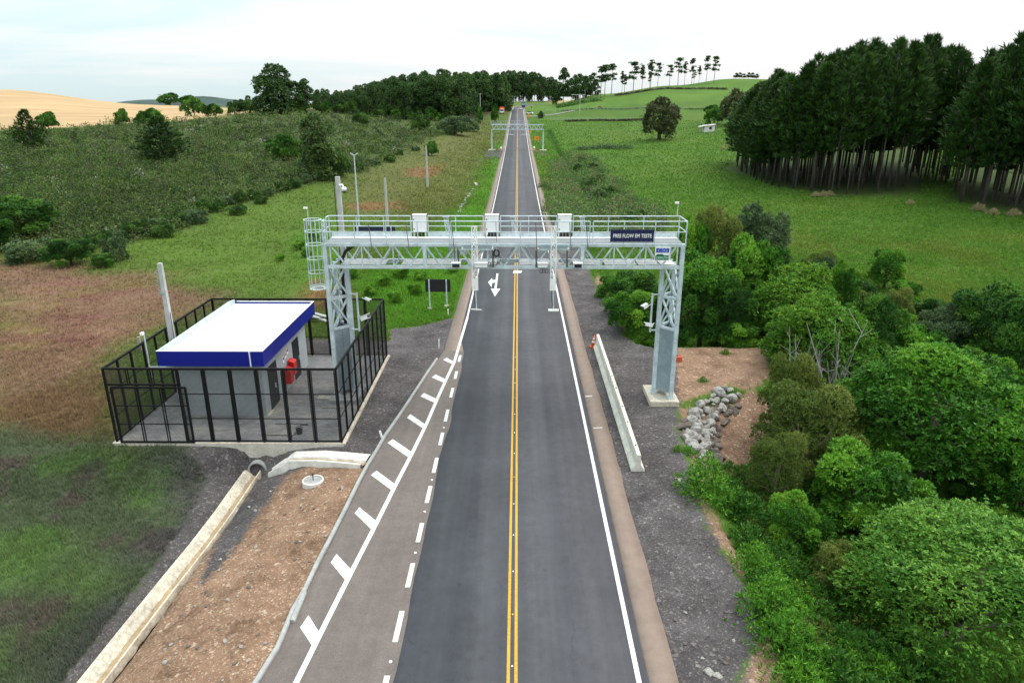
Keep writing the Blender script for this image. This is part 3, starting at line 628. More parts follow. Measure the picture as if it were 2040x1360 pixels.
gate = ga.build('gate', BLACK, fe); MB().add([(-17.9, yg, .12), (-14.6, yg, .12), (-14.6, yg, 2.75), (-17.9, yg, 2.75)], [(0, 1, 2, 3)]).build('mesh_panel', MESHM, gate)
# building
BX0, BX1, BY0, BY1 = -16.5, -12.28, 31.25, 38.4
bl = thing('equipment_building', 'small grey building with flat white roof and royal blue fascia inside the fence', 'building', ((BX0+BX1)/2, (BY0+BY1)/2, .03))
MB().span(BX0, BX1, BY0, BY1, .03, 3.0).build('wall', WALLM, bl)
RX0, RX1, RY0, RY1 = -16.98, -11.93, 30.75, 39.5; Z0, ZT = 2.84, 3.60
m, nt, b = nodes('ribbed_blue_cladding'); co = objco(nt); wv = N(nt, 'ShaderNodeTexWave', Scale=4.5); wv.bands_direction = 'DIAGONAL'; nt.links.new(co, wv.inputs[0]); r = ramp(nt, [(.3, (.004, .008, .17)), (.7, (.005, .012, .25))]); nt.links.new(wv.outputs[1], r.inputs[0]); nt.links.new(r.outputs[0], b.inputs[0]); b.inputs['Roughness'].default_value = .4; BLUER = m
mb = MB(); t = .06
mb.span(RX0, RX1, RY0, RY0+t, Z0, ZT); mb.span(RX1-t, RX1, RY0+t+.001, RY1, Z0, ZT); mb.span(RX0, RX0+t, RY0+t+.001, RY1, Z0, ZT); mb.span(RX0+t+.001, RX1-t-.001, RY1-t, RY1, Z0, ZT)
mb.build('fascia', BLUER, bl)
MB().span(RX0+t, RX1-t, RY0+t, RY1-t, Z0+.05, ZT-.12).build('roof', ROOF, bl)
mb = MB(); mb.span(RX0-.01, RX1+.01, RY0-.012, RY0+.075, ZT+.001, ZT+.02); mb.span(RX1-.075, RX1+.012, RY0+.08, RY1+.01, ZT+.001, ZT+.02); mb.span(RX0+.5, RX1-.08, RY1-.075, RY1+.01, ZT+.001, ZT+.02); mb.build('coping', WHITE, bl)
mb = MB(); mb.add([(RX0-.012, RY0+.08, ZT+.001), (RX0-.012, RY1+.01, ZT+.001), (RX0+.34, RY1+.01, ZT+.12), (RX0+.34, RY0+.08, ZT+.12), (RX0+.40, RY0+.08, ZT-.12), (RX0+.40, RY1+.01, ZT-.12)], [(0, 3, 2, 1), (3, 4, 5, 2), (0, 4, 3), (1, 2, 5)]); mb.build('gutter', STEEL, bl)
mb = MB()
for i in range(1, 10): mb.span(RX0+.45, RX1-.1, RY0+i*.86, RY0+i*.86+.03, ZT-.121, ZT-.105)
mb.build('roof_seams', ROOF, bl)
mb = MB(); mb.bar((-12.55, RY0-.02, Z0), (-12.55, RY0-.02, ZT-.0), .05); mb.build('downpipe', WHITE, bl)
for y0, y1 in ((31.95, 33.2), (35.9, 36.95)):
    d = MB().span(BX1-.03, BX1+.035, y0, y1, .06, 2.28).build('door', DOORM, bl, bevel=.01)
    mb = MB().span(BX1+.036, BX1+.09, y1-.22 if y0 > 33 else y0+.75, (y1-.22 if y0 > 33 else y0+.75)+.05, .95, 1.2); mb.build('handle', STEEL, d)
mb = MB().span(BX1+.001, BX1+.13, BY0-.0, 31.94, .031, .05); mb.build('threshold', CREAM, bl)
def redbox(y, z, d, label):
    t_ = thing('extinguisher_box', label, 'extinguisher box', (BX1, y, z)); x0 = BX1+.06
    MB().span(x0, x0+d, y-.25, y+.25, z, z+.72).build('body', RED, t_, bevel=.02)
    MB().add([(x0, y-.27, z+.73), (x0+d+.02, y-.27, z+.73), (x0+d+.02, y+.27, z+.73), (x0, y+.27, z+.73), (x0, y-.27, z+.86), (x0, y+.27, z+.86)], [(0, 1, 4), (1, 2, 5, 4), (2, 3, 5), (0, 4, 5, 3), (0, 3, 2, 1)]).build('lid', RED, t_)
    MB().span(BX1+.036, x0-.001, y-.1, y+.1, z+.1, z+.6).build('bracket', STEEL, t_)
redbox(34.35, .55, .34, 'nearer red fire extinguisher box fixed on the grey wall'); redbox(35.1, .75, .3, 'farther red fire extinguisher box beside the rear door')
SIGNR = smat('red_notice', (.55, .03, .03), .5)
for k, (y, z) in enumerate(((34.35, 1.85), (34.75, 1.95), (35.1, 2.05))):
    t_ = thing('wall_notice', ['red arrow notice on the grey wall above the nearer red box', 'middle of the three small notices on the grey wall', 'small notice nearest the rear door on the grey wall'][k], 'notice', (BX1, y, z))
    MB().span(BX1+.002, BX1+.012, y-.11, y+.11, z-.16, z+.16).build('board', WHITE, t_); MB().add([(BX1+.0135, y-.09, z-.02), (BX1+.0135, y+.09, z-.02), (BX1+.0135, y+.09, z+.14), (BX1+.0135, y-.09, z+.14)], [(0, 1, 2, 3)]).build('symbol', SIGNR, t_)
p = onZ(567, 857, .03); tr_ = thing('inspection_cover', 'square pale concrete inspection cover set in the paving', 'cover', (p[0], p[1], .03))
MB().span(p[0]-.95, p[0]+.6, p[1]-.55, p[1]+.55, .031, .075).build('lid', smat('stained_lid', (.26, .255, .24), .9, 0, .2, 1.2, grime=.25), tr_); MB().span(p[0]-.65, p[0]+.95, p[1]+.551, p[1]+.66, .031, .06).build('frame', BLACK, tr_)
p = onZ(597, 863, .03); bk = thing('bucket', 'small dark bucket standing on the paving beside the concrete cover', 'bucket', (p[0], p[1], .03)); MB().lathe((p[0], p[1], .03), [(.13, 0), (.17, .3), (.15, .3), (.12, .04)], 16, False).build('body', smat('dark_plastic', (.05, .05, .055), .5), bk); MB().tube([(p[0]-.16, p[1], .31), (p[0], p[1]-.1, .42), (p[0]+.16, p[1], .31)], .012, 6).build('handle', STEEL, bk)
p = onZ(652, 791, .03); MB().span(p[0]-.5, p[0]+.6, p[1]-.22, p[1]+.22, .031, .05).build('loose_slab', CREAM, None, (p[0], p[1], .03)); tag(bpy.data.objects['loose_slab'], 'flat cream slab lying on the paving near the gantry leg', 'slab')
p = onZ(655, 812, .03); tag(MB().span(p[0]-.35, p[0]+.9, p[1]-.06, p[1]+.06, .031, .09).build('timber_plank', WOOD, None, (p[0], p[1], .03)), 'thin timber plank lying on the paving before the gantry leg', 'plank')
# pipes and litter behind the compound
for k, (a_, b2) in enumerate((((607,627),(664,640)), ((604,633),(664,650)))):
    P0, P1 = g(*a_), g(*b2); tag(MB().tube([tuple(P0+[0, 0, .3+.1*k]), tuple(P1+[0, 0, .22])], .11, 10).build('plastic_pipe', PVC, None, tuple((P0+P1)/2), smooth=True), ['farther white plastic pipe lying behind the building', 'nearer white plastic pipe lying behind the building'][k], 'pipe', 'white pipes behind the building')
# ------------------------------------------------------------------ near gantry
XL, XR, XLI, XRI = -9.22, 8.13, -8.40, 7.36; GY0, GYM, GY1 = 33.2, 33.95, 34.7
ZB0, ZB1, ZT0, ZT1 = 7.06, 7.21, 8.15, 8.30
ga_ = thing('toll_gantry', 'large galvanised lattice gantry spanning the road in the foreground', 'gantry', (0, GYM, 0))
DGM = smat('dark_grey_metal', (.07, .075, .07), .6)
def leg(xo, xi, zb):
    s = 1 if xo > 0 else -1
    L = MB().bar((xo, GY0, zb), (xo, GY0, ZT1-.01), .20).build('leg', STEEL, ga_, bevel=.01)
    MB().bar((xo, GY1, zb), (xo, GY1, ZB0), .18).build('chord', STEEL, L); MB().bar((xi, GYM, zb), (xi, GYM, ZB0-.003), .20).build('chord', STEEL, L)
    A, B, Cc = Vector((xo, GY0, 0)), Vector((xi, GYM, 0)), Vector((xo, GY1, 0))
    def at(p, z): return (p.x, p.y, z)
    for P, Q, nm in ((A, B, 0), (B, Cc, 1), (A, Cc, 2)):
        d = (Q-P).normalized(); p, q = P+d*.10, Q-d*.10; off = Vector((0, 0, 0))
        for z0, z1 in ((3.98, 5.42), (5.56, 7.0)):
            MB().bar(at(p, z0), at(q, z1), .075).build('brace', STEEL, L)
            nrm = Vector((d.y, -d.x, 0))*.078
            MB().bar(at(p+nrm, z1), at(q+nrm, z0), .075).build('brace', STEEL, L)
        for z in (3.90, 5.49): MB().bar(at(p, z), at(q, z), .10, .13).build('cross_bar', STEEL, L)
        c = (p+q)/2; ang = math.atan2(d.y, d.x); M = Matrix.Rotation(ang, 3, 'Z')
        MB().box((c.x, c.y, (zb+.22+3.82)/2), ((q-p).length-.01, .02, 3.82-zb-.22), M).build('cladding_plate', STEELD, L)
        mb = MB(); n_ = Vector((d.y, -d.x, 0))*.0125; mb.bar(at(c+n_, zb+.3), at(c+n_, 3.7), .012, .004); mb.build('plate_seam', DGM, L)
    for P in (A, B, Cc):
        mb = MB().span(P.x-.18, P.x+.18, P.y-.18, P.y+.18, zb, zb+.025)
        for a in (-.13, .13):
            for b_ in (-.13, .13): mb.lathe((P.x+a, P.y+b_, zb+.026), [(.022, 0), (.022, .08)], 6)
        mb.build('base_plate', STEEL, L)
    # camera bracket on the inner face
    xb = xi-s*.42
    mb = MB().tube([(xb, GYM-.15, 3.62), (xb, GYM-.15, 5.66)], .05, 10); mb.bar((xi, GYM-.1, 5.60), (xb, GYM-.15, 5.60), .06); mb.bar((xi, GYM-.1, 3.72), (xb, GYM-.15, 3.72), .06); mb.build('camera_bracket', STEEL, L)
    return L
legR = leg(XR, XRI, .22); legL = leg(XL, XLI, .24)
m_ = MB().span(6.98, 8.48, 32.72, 34.98, -.35, .21); m_.build('plinth', CREAM, ga_, bevel=.015); MB().span(-9.6, -8.05, 32.72, 34.98, -.1, .23).build('plinth', GREYC, ga_, bevel=.015)
tr = MB().bar((XL+.105, GY0, (ZT0+ZT1)/2), (XR-.105, GY0, (ZT0+ZT1)/2), .14, .15).build('truss', STEEL, ga_)
MB().bar((XL, GY1, (ZT0+ZT1)/2), (XR, GY1, (ZT0+ZT1)/2), .14, .15).build('top_chord', STEEL, tr)
for y in (GY0, GY1): MB().bar((XL+.105, y, (ZB0+ZB1)/2), (XR-.105, y, (ZB0+ZB1)/2), .15, .15).build('bottom_chord', STEEL, tr)
NP = 11; pw = (XR-XL-.5)/NP; xs = [XL+.25+i*pw for i in range(NP+1)]
for y in (GY0, GY1):
    for i, x in enumerate(xs):
        MB().bar((x, y, ZB1), (x, y, ZT0), .17 if (y == GY0 and i in (3, 8)) else .06).build('upright', STEEL, tr)
    for i in range(NP):
        xm = (xs[i]+xs[i+1])/2
        MB().bar((xs[i]+.08, y, ZT0), (xm-.05, y, ZB1), .07).build('brace', STEEL, tr); MB().bar((xm+.05, y, ZB1), (xs[i+1]-.08, y, ZT0), .07).build('brace', STEEL, tr)
for i in range(0, NP):
    MB().bar((xs[i], GY0+.08, ZB0+.07), (xs[i], GY1-.08, ZB0+.07), .07).build('cross_bar', STEEL, tr)
    MB().bar((xs[i]+.05, GY0+.08, ZB0+.05), (xs[i+1]-.05, GY1-.08, ZB0+.05), .05).build('brace', STEEL, tr)
for a, b_ in ((-8.6, -6.4), (-5.6, -2.7), (-2.3, -.9), (.2, 2.2), (2.9, 4.3), (4.45, 6.0), (6.1, 7.1), (7.2, 7.9)):
    MB().span(a, b_, GY0+.35, GY1-.12, ZB1-.03, ZB1-.01).build('floor_plate', WHITE, tr)
# walkway
m, nt, b = nodes('steel_grating'); co = objco(nt); sp = N(nt, 'ShaderNodeSeparateXYZ'); nt.links.new(co, sp.inputs[0])
al = mth(nt, 'MAXIMUM', mth(nt, 'LESS_THAN', mth(nt, 'FRACT', mth(nt, 'DIVIDE', sp.outputs[0], .034)), .3), mth(nt, 'LESS_THAN', mth(nt, 'FRACT', mth(nt, 'DIVIDE', sp.outputs[1], .1)), .12))
t2 = N(nt, 'ShaderNodeBsdfTransparent'); mx = N(nt, 'ShaderNodeMixShader'); nt.links.new(mth(nt, 'ADD', mth(nt, 'MULTIPLY', al, .5), .5), mx.inputs[0]); nt.links.new(t2.outputs[0], mx.inputs[1]); nt.links.new(b.outputs[0], mx.inputs[2]); nt.links.new(mx.outputs[0], nt.nodes['Material Output'].inputs[0])
b.inputs['Base Color'].default_value = (.27, .29, .30, 1); b.inputs['Roughness'].default_value = .5; b.inputs['Metallic'].default_value = .3
wk = MB().span(XL+.02, XR-.02, GY0+.075, GY1-.05, ZT1+.004, ZT1+.03).build('walkway', m, ga_)
for i in range(NP): MB().bar((xs[i]+.05, GY0+.08, ZT0+.06), (xs[i+1]-.05, GY1-.08, ZT0+.06), .05).build('deck_brace', STEEL, wk)
for a, b_ in ((XL, -5.22), (-4.36, -1.58), (-.72, 2.1), (2.92, XR)):
    MB().span(a, b_, GY1-.045, GY1-.02, ZT1+.035, ZT1+.26).build('toe_board', STEEL, wk)
MB().span(XL+.03, XR-.03, GY1-.36, GY1-.06, ZT1+.034, ZT1+.055).build('cable_tray', WHITE, wk)
def rail(parts, name='handrail'):
    (a, b_) = parts; a, b_ = Vector(a), Vector(b_); d = b_-a; n_ = max(1, round(d.length/1.57))
    R_ = MB().tube([a+Vector((0, 0, 9.38)), b_+Vector((0, 0, 9.38))], .028, 8).build(name, STEEL, ga_)
    MB().tube([a+Vector((0, 0, 8.87)), b_+Vector((0, 0, 8.87))], .022, 8).build('mid_rail', STEEL, R_)
    for i in range(n_+1): p = a+d*i/n_; MB().tube([p+Vector((0, 0, ZT0+.02)), p+Vector((0, 0, 9.36))], .024, 8).build('baluster', STEEL, R_)
yf = GY0-.10; yr = GY1+.04
for a, b_ in ((XL, -3.15), (-3.05, 3.6), (3.75, XR+.08)): rail(((a, yf, 0), (b_, yf, 0)))
for a, b_ in ((XL-.1, -5.22), (-4.36, -1.58), (-.72, 2.1), (2.92, XR+.08)): rail(((a, yr, 0), (b_, yr, 0)))
rail(((XR+.1, yf, 0), (XR+.1, yr, 0))); rail(((XL-.02, yf, 0), (XL-.02, yf+.5, 0))); rail(((XL-.12, yr-.5, 0), (XL-.12, yr, 0)))
# ladder cage on the left end
cxx, cyy = -9.92, GYM
cg = MB().tube([(cxx+.42*math.cos(2*math.pi*i/24), cyy+.42*math.sin(2*math.pi*i/24), 9.32) for i in range(25)], .022, 6, False).build('ladder_cage', STEEL, ga_)
for z in (8.75, 8.1, 7.4, 6.7, 5.95): MB().tube([(cxx+.42*math.cos(2*math.pi*i/24), cyy+.42*math.sin(2*math.pi*i/24), z) for i in range(25)], .022, 6, False).build('hoop', STEEL, cg)
for k in range(9):
    a = math.radians(60+k*30); MB().tube([(cxx+.42*math.cos(a), cyy+.42*math.sin(a), 5.85), (cxx+.42*math.cos(a), cyy+.42*math.sin(a), 9.34)], .016, 6).build('cage_bar', STEEL, cg)
MB().lathe((cxx, cyy, 5.85), [(.43, 0), (.43, .03), (.30, .03), (.30, 0)], 24, False).build('cage_floor', WHITE, cg)
mb = MB()
for dy in (-.2, .2): mb.tube([(XL-.22, cyy+dy, 3.4), (XL-.22, cyy+dy, 9.2)], .022, 6)
for i in range(19): mb.tube([(XL-.22, cyy-.2, 3.6+i*.3), (XL-.22, cyy+.2, 3.6+i*.3)], .014, 6)
mb.build('ladder', STEEL, cg)
# black supply cable down the left leg
MB().tube([(-7.9, GYM-.1, 8.1), (-8.35, GYM-.25, 7.8), (-8.62, GYM-.1, 7.3), (-8.66, GYM, 6.4), (-8.70, GYM, 4.0)], .085, 8).build('supply_cable', RUBBER, ga_, smooth=True)
# cabinets on the rear rail
for k, (x, lab) in enumerate(((-4.80, 'white equipment cabinet above the grass verge, leftmost on the gantry rail'), (-1.15, 'white equipment cabinet over the left road edge, middle of three'), (2.50, 'white equipment cabinet over the right road edge, nearest the blue banner'))):
    t_ = thing('equipment_cabinet', lab, 'cabinet', (x, GY1+.22, 8.4), 'cabinets on the gantry')
    MB().span(x-.33, x+.33, GY1+.07, GY1+.40, 8.56, 9.40).build('body', CABW, t_, bevel=.012)
    MB().span(x-.35, x+.35, GY1+.05, GY1+.42, 9.402, 9.44).build('canopy', CABW, t_)
    MB().span(x-.305, x+.305, GY1+.055, GY1+.068, 8.60, 9.37).build('door', CABW, t_)
    for z in (8.72, 9.2): MB().span(x-.285, x-.245, GY1+.03, GY1+.054, z-.03, z+.03).build('lock', RUBBER, t_)
    for d in (-.16, 0, .16): MB().tube([(x+d, GY1+.2, 8.32), (x+d, GY1+.2, 8.555)], .05, 8).build('conduit', RUBBER, t_)
    for d in (-.29, .29): MB().bar((x+d, GY1+.15, 8.2), (x+d, GY1+.15, 8.555), .05).build('support_leg', WHITE, t_)
# writing
def text(s, size, loc, mat, parent, name='lettering', sx=1., ext=.004, bold=True):
    cu = bpy.data.curves.new(name, 'FONT'); cu.body = s; cu.size = size; cu.align_x = 'CENTER'; cu.align_y = 'CENTER'; cu.extrude = ext
    if bold: cu.offset = size*.018
    o = bpy.data.objects.new(name, cu); dg = bpy.context.evaluated_depsgraph_get(); COL.objects.link(o); bpy.context.view_layer.update()
    me = bpy.data.meshes.new_from_object(o.evaluated_get(bpy.context.evaluated_depsgraph_get())); bpy.data.objects.remove(o); bpy.data.curves.remove(cu)
    me.transform(Matrix.Diagonal((sx, 1, 1, 1))); me.transform(Matrix.Rotation(math.pi/2, 4, 'X')); me.transform(Matrix.Translation(Vector(loc)-org(parent))); me.materials.clear(); me.materials.append(mat); me.name = name
    t = bpy.data.objects.new(name, me); COL.objects.link(t); t.parent = parent; ORG[t.name] = org(parent); return t
ys_ = yf-.06
sg = thing('banner_sign', 'navy blue banner reading FREE FLOW EM TESTE on the gantry rail', 'sign', (5.63, ys_, 8.4))
MB().span(4.58, 6.66, ys_-.02, ys_+.02, 8.43, 8.99).build('board', NAVY, sg); fr = MB(); fr.span(4.56, 6.68, ys_-.024, ys_+.024, 8.991, 9.01); fr.span(4.56, 6.68, ys_-.024, ys_+.024, 8.41, 8.429); fr.build('frame', NAVYB, sg)
tx = text('FREE FLOW EM TESTE', .25, (5.62, ys_-.028, 8.70), WHITE, sg)
w_ = tx.dimensions.x
tx.data.transform(Matrix.Translation((-(5.62-5.63), 0, 0))); 
sxf = 1.84/max(.1, (max(v.co.x for v in tx.data.vertices)-min(v.co.x for v in tx.data.vertices))); tx.data.transform(Matrix.Diagonal((sxf, 1, 1, 1)))
mb = MB()
for i in range(9): mb.lathe((4.72+i*.225, ys_-.021, 8.47), [(.0, -.01), (.012, 0), (.0, .01)], 6, False)
mb.build('rivet', STEEL, sg)
yp = GY0-.085
pl = thing('plate_sign', 'white plate with blue CSG panel above green DEMUTH panel at gantry right end', 'sign', (7.13, yp, 7.5)); pl['label'] = 'small white plate with blue lettered panel above a green one, on the truss'
MB().span(6.78, 7.50, yp-.012, yp+.012, 7.47, 8.17).build('board', WHITE, pl)
bp = MB().span(6.83, 7.45, yp-.018, yp-.0125, 7.88, 8.10).build('upper_panel', smat('bright_blue_panel', (.01, .02, .30), .4), pl)
t1 = text('CSG', .22, (7.15, yp-.022, 7.99), smat('light_blue_ink', (.30, .40, .85), .5), bp, sx=1.15)
mb = MB(); mb.add([(6.86, yp-.0225, 7.935), (6.95, yp-.0225, 7.975), (6.86, yp-.0225, 7.965)], [(0, 1, 2)]); mb.build('emblem', MATS['light_blue_ink'], bp)
gp_ = MB().add([(6.81, yp-.0135, 7.52), (7.46, yp-.0135, 7.52), (7.46, yp-.0135, 7.75), (7.22, yp-.0135, 7.75), (7.15, yp-.0135, 7.81), (6.90, yp-.0135, 7.81), (6.83, yp-.0135, 7.75), (6.81, yp-.0135, 7.70)], [tuple(range(8))]).build('lower_panel', smat('green_panel', (.005, .12, .06), .5), pl)
text('DEMUTH', .15, (7.14, yp-.017, 7.625), smat('pale_green_ink', (.45, .72, .58), .5), gp_, sx=.98)
# dark sign facing away behind the rear rail
bs = thing('message_sign', 'dark back of a navy sign fixed behind the left gantry rail', 'sign', (-7.1, 35.0, 8.3)); MB().span(-8.16, -6.06, 34.98, 35.04, 8.34, 8.80).build('board', NAVYB, bs)
for x in (-7.95, -6.27): MB().bar((x, 34.95, 8.2), (x, 34.95, 8.8), .05).build('post', STEEL, bs)
# lattice masts
def lattice(parent, p, q, w, mat, n, nm='rail'):
    p, q = Vector(p), Vector(q); offs = [Vector((-w/2, 0, 0)), Vector((w/2, 0, 0)), Vector((0, w*.8, 0))]
    for o in offs: MB().tube([p+o, q+o], .024, 6).build(nm, mat, parent)
    for i in range(n):
        a, b_ = p+(q-p)*(i/n), p+(q-p)*((i+1)/n)
        for j, k in ((0, 1), (1, 2), (2, 0)):
            s, e = (offs[j], offs[k]) if i % 2 else (offs[k], offs[j]); MB().tube([a+s, b_+e], .014, 5).build('lacing', mat, parent)
        if i % 3 == 0: MB().tube([a+offs[0], a+offs[1]], .014, 5).build('lacing', mat, parent)
for k, x in enumerate((-1.93, 1.87)):
    y = 32.86
    t_ = thing('lattice_mast', ['white lattice mast with a tilted flat antenna hanging over the left road edge', 'white lattice mast with a level bar antenna hanging near the right road edge'][k], 'mast', (x, y, 6.1), 'masts hanging on the gantry front')
    lattice(t_, (x, y, 6.12), (x, y, 9.15), .25, WHITE, 12)
    MB().span(x-.15, x+.15, y-.02, y+.2, 6.05, 6.6).build('foot_plate', WHITE, t_)
    MB().span(x-.14, x+.14, y-.03, y+.03, 9.15, 9.2).build('cap', WHITE, t_)
    cxb = x+(.13 if k == 0 else -.02); br_ = MB().span(cxb-.8, cxb+.8, y+.21, y+.33, 7.98, 8.14).build('bracket', STEEL, t_); MB().span(cxb-.74, cxb+.74, y+.12, y+.2, 8.17, 8.24).build('beam', STEELD, br_)
    for d in (-.72, .72): MB().bar((cxb+d, y+.16, 8.05), (cxb+d, GY0-.05, 8.22), .06).build('arm', WHITE, br_)
    MB().tube([(x+.02, y+.05, 6.1), (x+.05, y+.05, 5.1)], .03, 8).build('rod', STEEL, t_); MB().tube([(x-.05, y-.01, 6.3), (x-.07, y, 5.7), (x, y+.02, 5.25)], .014, 5).build('cable', RUBBER, t_)
    M = Matrix.Rotation(math.radians(-24 if k == 0 else 1), 3, 'X') @ Matrix.Rotation(math.radians(4 if k == 0 else 0), 3, 'Y')
    MB().box((x+.05, y+.05, 5.04), (.52, .42 if k == 0 else .3, .05), M).build('antenna', WHITE, t_, bevel=.008)
for k, (x, lab) in enumerate(((-3.42, 'short grey lattice mast leaning behind the rail right of the leftmost cabinet'), (-.05, 'short grey lattice mast behind the rail above the yellow lines'), (3.42, 'short grey lattice mast behind the rail left of the blue banner'))):
    t_ = thing('lattice_mast', lab, 'mast', (x, GY1+.2, 7.3), 'short masts on the gantry rear'); lattice(t_, (x+.25, GY1+.2, 7.0), (x-.05, GY1+.2, 9.3), .2, STEEL, 10); MB().span(x-.2, x+.1, GY1+.1, GY1+.36, 9.3, 9.36).build('cap', WHITE, t_)
# cameras and readers hanging on the lower chord
def camera(x, y, z, yaw, pitch, label, L=.42, w=.16, dark=True, mount='up', grp=None, name='camera', cat='camera'):
    t_ = thing(name, label, cat, (x, y, z), grp); M = Matrix.Rotation(yaw, 3, 'Z') @ Matrix.Rotation(pitch, 3, 'X'); o = Vector((x, y, z))
    MB().box(o, (w, L, w*.85), M).build('housing', WHITE, t_, bevel=.012); MB().box(o+M @ Vector((0, -.02, w*.5)), (w*1.15, L*1.15, .015), M).build('sun_hood', WHITE, t_)
    MB().box(o+M @ Vector((0, -L/2-.005, 0)), (w*.8, .01, w*.6), M).build('lens_window', GLASS, t_)
    e = {'up': (0, .06, .28), 'right': (.3, .05, .08), 'left': (-.3, .05, .08), 'down': (0, .05, -.22)}[mount]; MB().tube([o, o+Vector(e)*.55+Vector((0, 0, -.03)), o+Vector(e)], .025, 6).build('bracket', STEEL, t_); return t_
R_ = math.radians
for k, (x, lab, W) in enumerate(((-2.83, 'dark-fronted enforcement camera under the truss left of the left mast', .42), (-1.62, 'long white reader box behind the left hanging mast', .6), (1.35, 'white reader box just left of the right hanging mast', .45), (3.05, 'dark-fronted enforcement camera right of the right hanging mast', .42))):
    z = 7.32; y = GY0-.32; t_ = thing('enforcement_camera', lab, 'camera', (x, y, z), 'cameras along the lower truss')
    MB().span(x-W/2, x+W/2, y-.16, y+.18, z-.11, z+.10).build('housing', CABW, t_, bevel=.02); MB().span(x-W/2-.02, x+W/2+.02, y-.22, y+.2, z+.102, z+.12).build('sun_hood', WHITE, t_)
    if k in (0, 3): MB().span(x-W/2+.03, x+W/2-.03, y-.168, y-.161, z-.10, z+.07).build('lens_window', GLASS, t_)
    MB().bar((x, y+.18, z-.05), (x, GY0-.08, z-.15), .06).build('bracket', STEEL, t_)
for k, (x, z, lab) in enumerate(((-2.55, 7.72, 'small white box inside the truss by the left mast'), (2.42, 7.80, 'small white box inside the truss by the right mast'))):
    t_ = thing('junction_box', lab, 'junction box', (x, GYM, z)); MB().span(x-.15, x+.15, GYM-.08, GYM+.08, z-.12, z+.12).build('body', WHITE, t_, bevel=.01); MB().bar((x, GYM+.08, z), (x, GY1-.05, z), .05).build('bracket', STEEL, t_)
for k, (x, lab) in enumerate(((-2.72, 'dark upright bar inside the truss left of the left mast'), (-1.05, 'dark upright bar beside the coiled cable'), (1.05, 'dark upright bar left of the right mast'), (2.55, 'dark upright bar right of the right mast'))):
    t_ = thing('cable_guide', lab, 'bar', (x, GY0-.14, 7.2), 'dark upright bars on the truss'); MB().bar((x, GY0-.12, 7.16), (x-.02, GY0-.12, 7.98), .07).build('bar', smat('dark_grey_metal', (.07, .075, .07), .6), t_); MB().bar((x, GY0-.083, 7.3), (x, GY0-.083, 7.1), .05).build('clamp', STEEL, t_)
t_ = thing('cable_coil', 'coil of black cable hung on the truss beside the left mast', 'cable', (-.88, GY0-.16, 7.85))
for k in range(4): MB().tube([(-.88+(.15-.015*k)*math.cos(a), GY0-.17+.02*k, 7.86+(.18-.012*k)*math.sin(a)) for a in np.linspace(0, 2*math.pi, 20)], .022, 6).build('loop', RUBBER, t_)
MB().tube([(-.75, GY0-.15, 7.8), (-.68, GY0-.14, 7.5), (-.8, GY0-.13, 7.35), (-.98, GY0-.12, 7.4), (-1.02, GY0-.12, 7.75)], .012, 5).build('tail', RUBBER, t_); MB().span(-.9, -.86, GY0-.17, GY0-.08, 8.0, 8.06).build('hook', STEEL, t_)
for k, x in enumerate((-1.22, 1.3)):
    t_ = thing('cable_coil', ['small loops of cable at the lower chord beside the left mast', 'small cable loops hanging under the lower chord by the right mast'][k], 'cable', (x, GY0-.2, 7.2))
    for j in range(3): MB().tube([(x+.12*j+.085*math.cos(a), GY0-.2, (7.32 if k == 0 else 6.98)+.10*math.sin(a)) for a in np.linspace(0, 2*math.pi, 14)], .013, 5).build('loop', RUBBER, t_)
for x, y0, z0, y1, z1 in ((-.95, GY1, 9.1, GY0-.12, 8.1), (-3.0, GY0-.13, 9.3, GY0-.13, 7.4), (1.0, GY0-.13, 9.35, GY0-.13, 7.5), (2.62, GY0-.13, 9.35, GY0-.13, 8.0), (-7.0, GY0-.13, 9.3, GY0-.13, 8.0), (-5.2, GY0-.13, 9.3, GY0-.13, 8.0), (3.42, GY0-.13, 9.3, GY0-.13, 8.0)):
    MB().tube([(x, y0, z0), (x+.05, (y0+y1)/2, (z0+z1)/2), (x+.1, y1, z1)], .018, 5).build('drop_cable', smat('grey_cable', (.10, .11, .115), .6), ga_)
camera(XRI-.78, GYM-.25, 5.02, R_(-60), R_(20), 'small white camera on the right leg, upper of two', .3, .2, mount='right', grp='cameras on the right leg')
camera(XRI-.55, GYM-.3, 4.05, R_(-70), R_(-15), 'small white camera on the right leg, lower of two', .45, .16, mount='right', grp='cameras on the right leg')
camera(XLI+.95, GYM-.1, 5.30, R_(55), R_(8), 'small white camera on the left leg, upper of two', .35, .12, mount='left', grp='cameras on the left leg')
camera(XLI+.75, GYM-.1, 4.35, R_(60), R_(-25), 'small white camera on the left leg, lower of two', .5, .26, mount='left', grp='cameras on the left leg')
for k, (x, z, lab) in enumerate(((8.08, 10.02, 'tiny white camera on a thin rod at the gantry right end'), (-10.35, 9.75, 'tiny white camera on a thin rod beside the ladder cage'))):
    t_ = thing('camera', lab, 'camera', (x, GY1, 9.2)); MB().tube([(x, GY1+.0, 9.38 if k == 0 else 8.9), (x, GY1, z)], .02, 6).build('rod', STEEL, t_); MB().box((x-.07, GY1-.05, z+.03), (.2, .09, .09)).build('housing', WHITE, t_, bevel=.01)
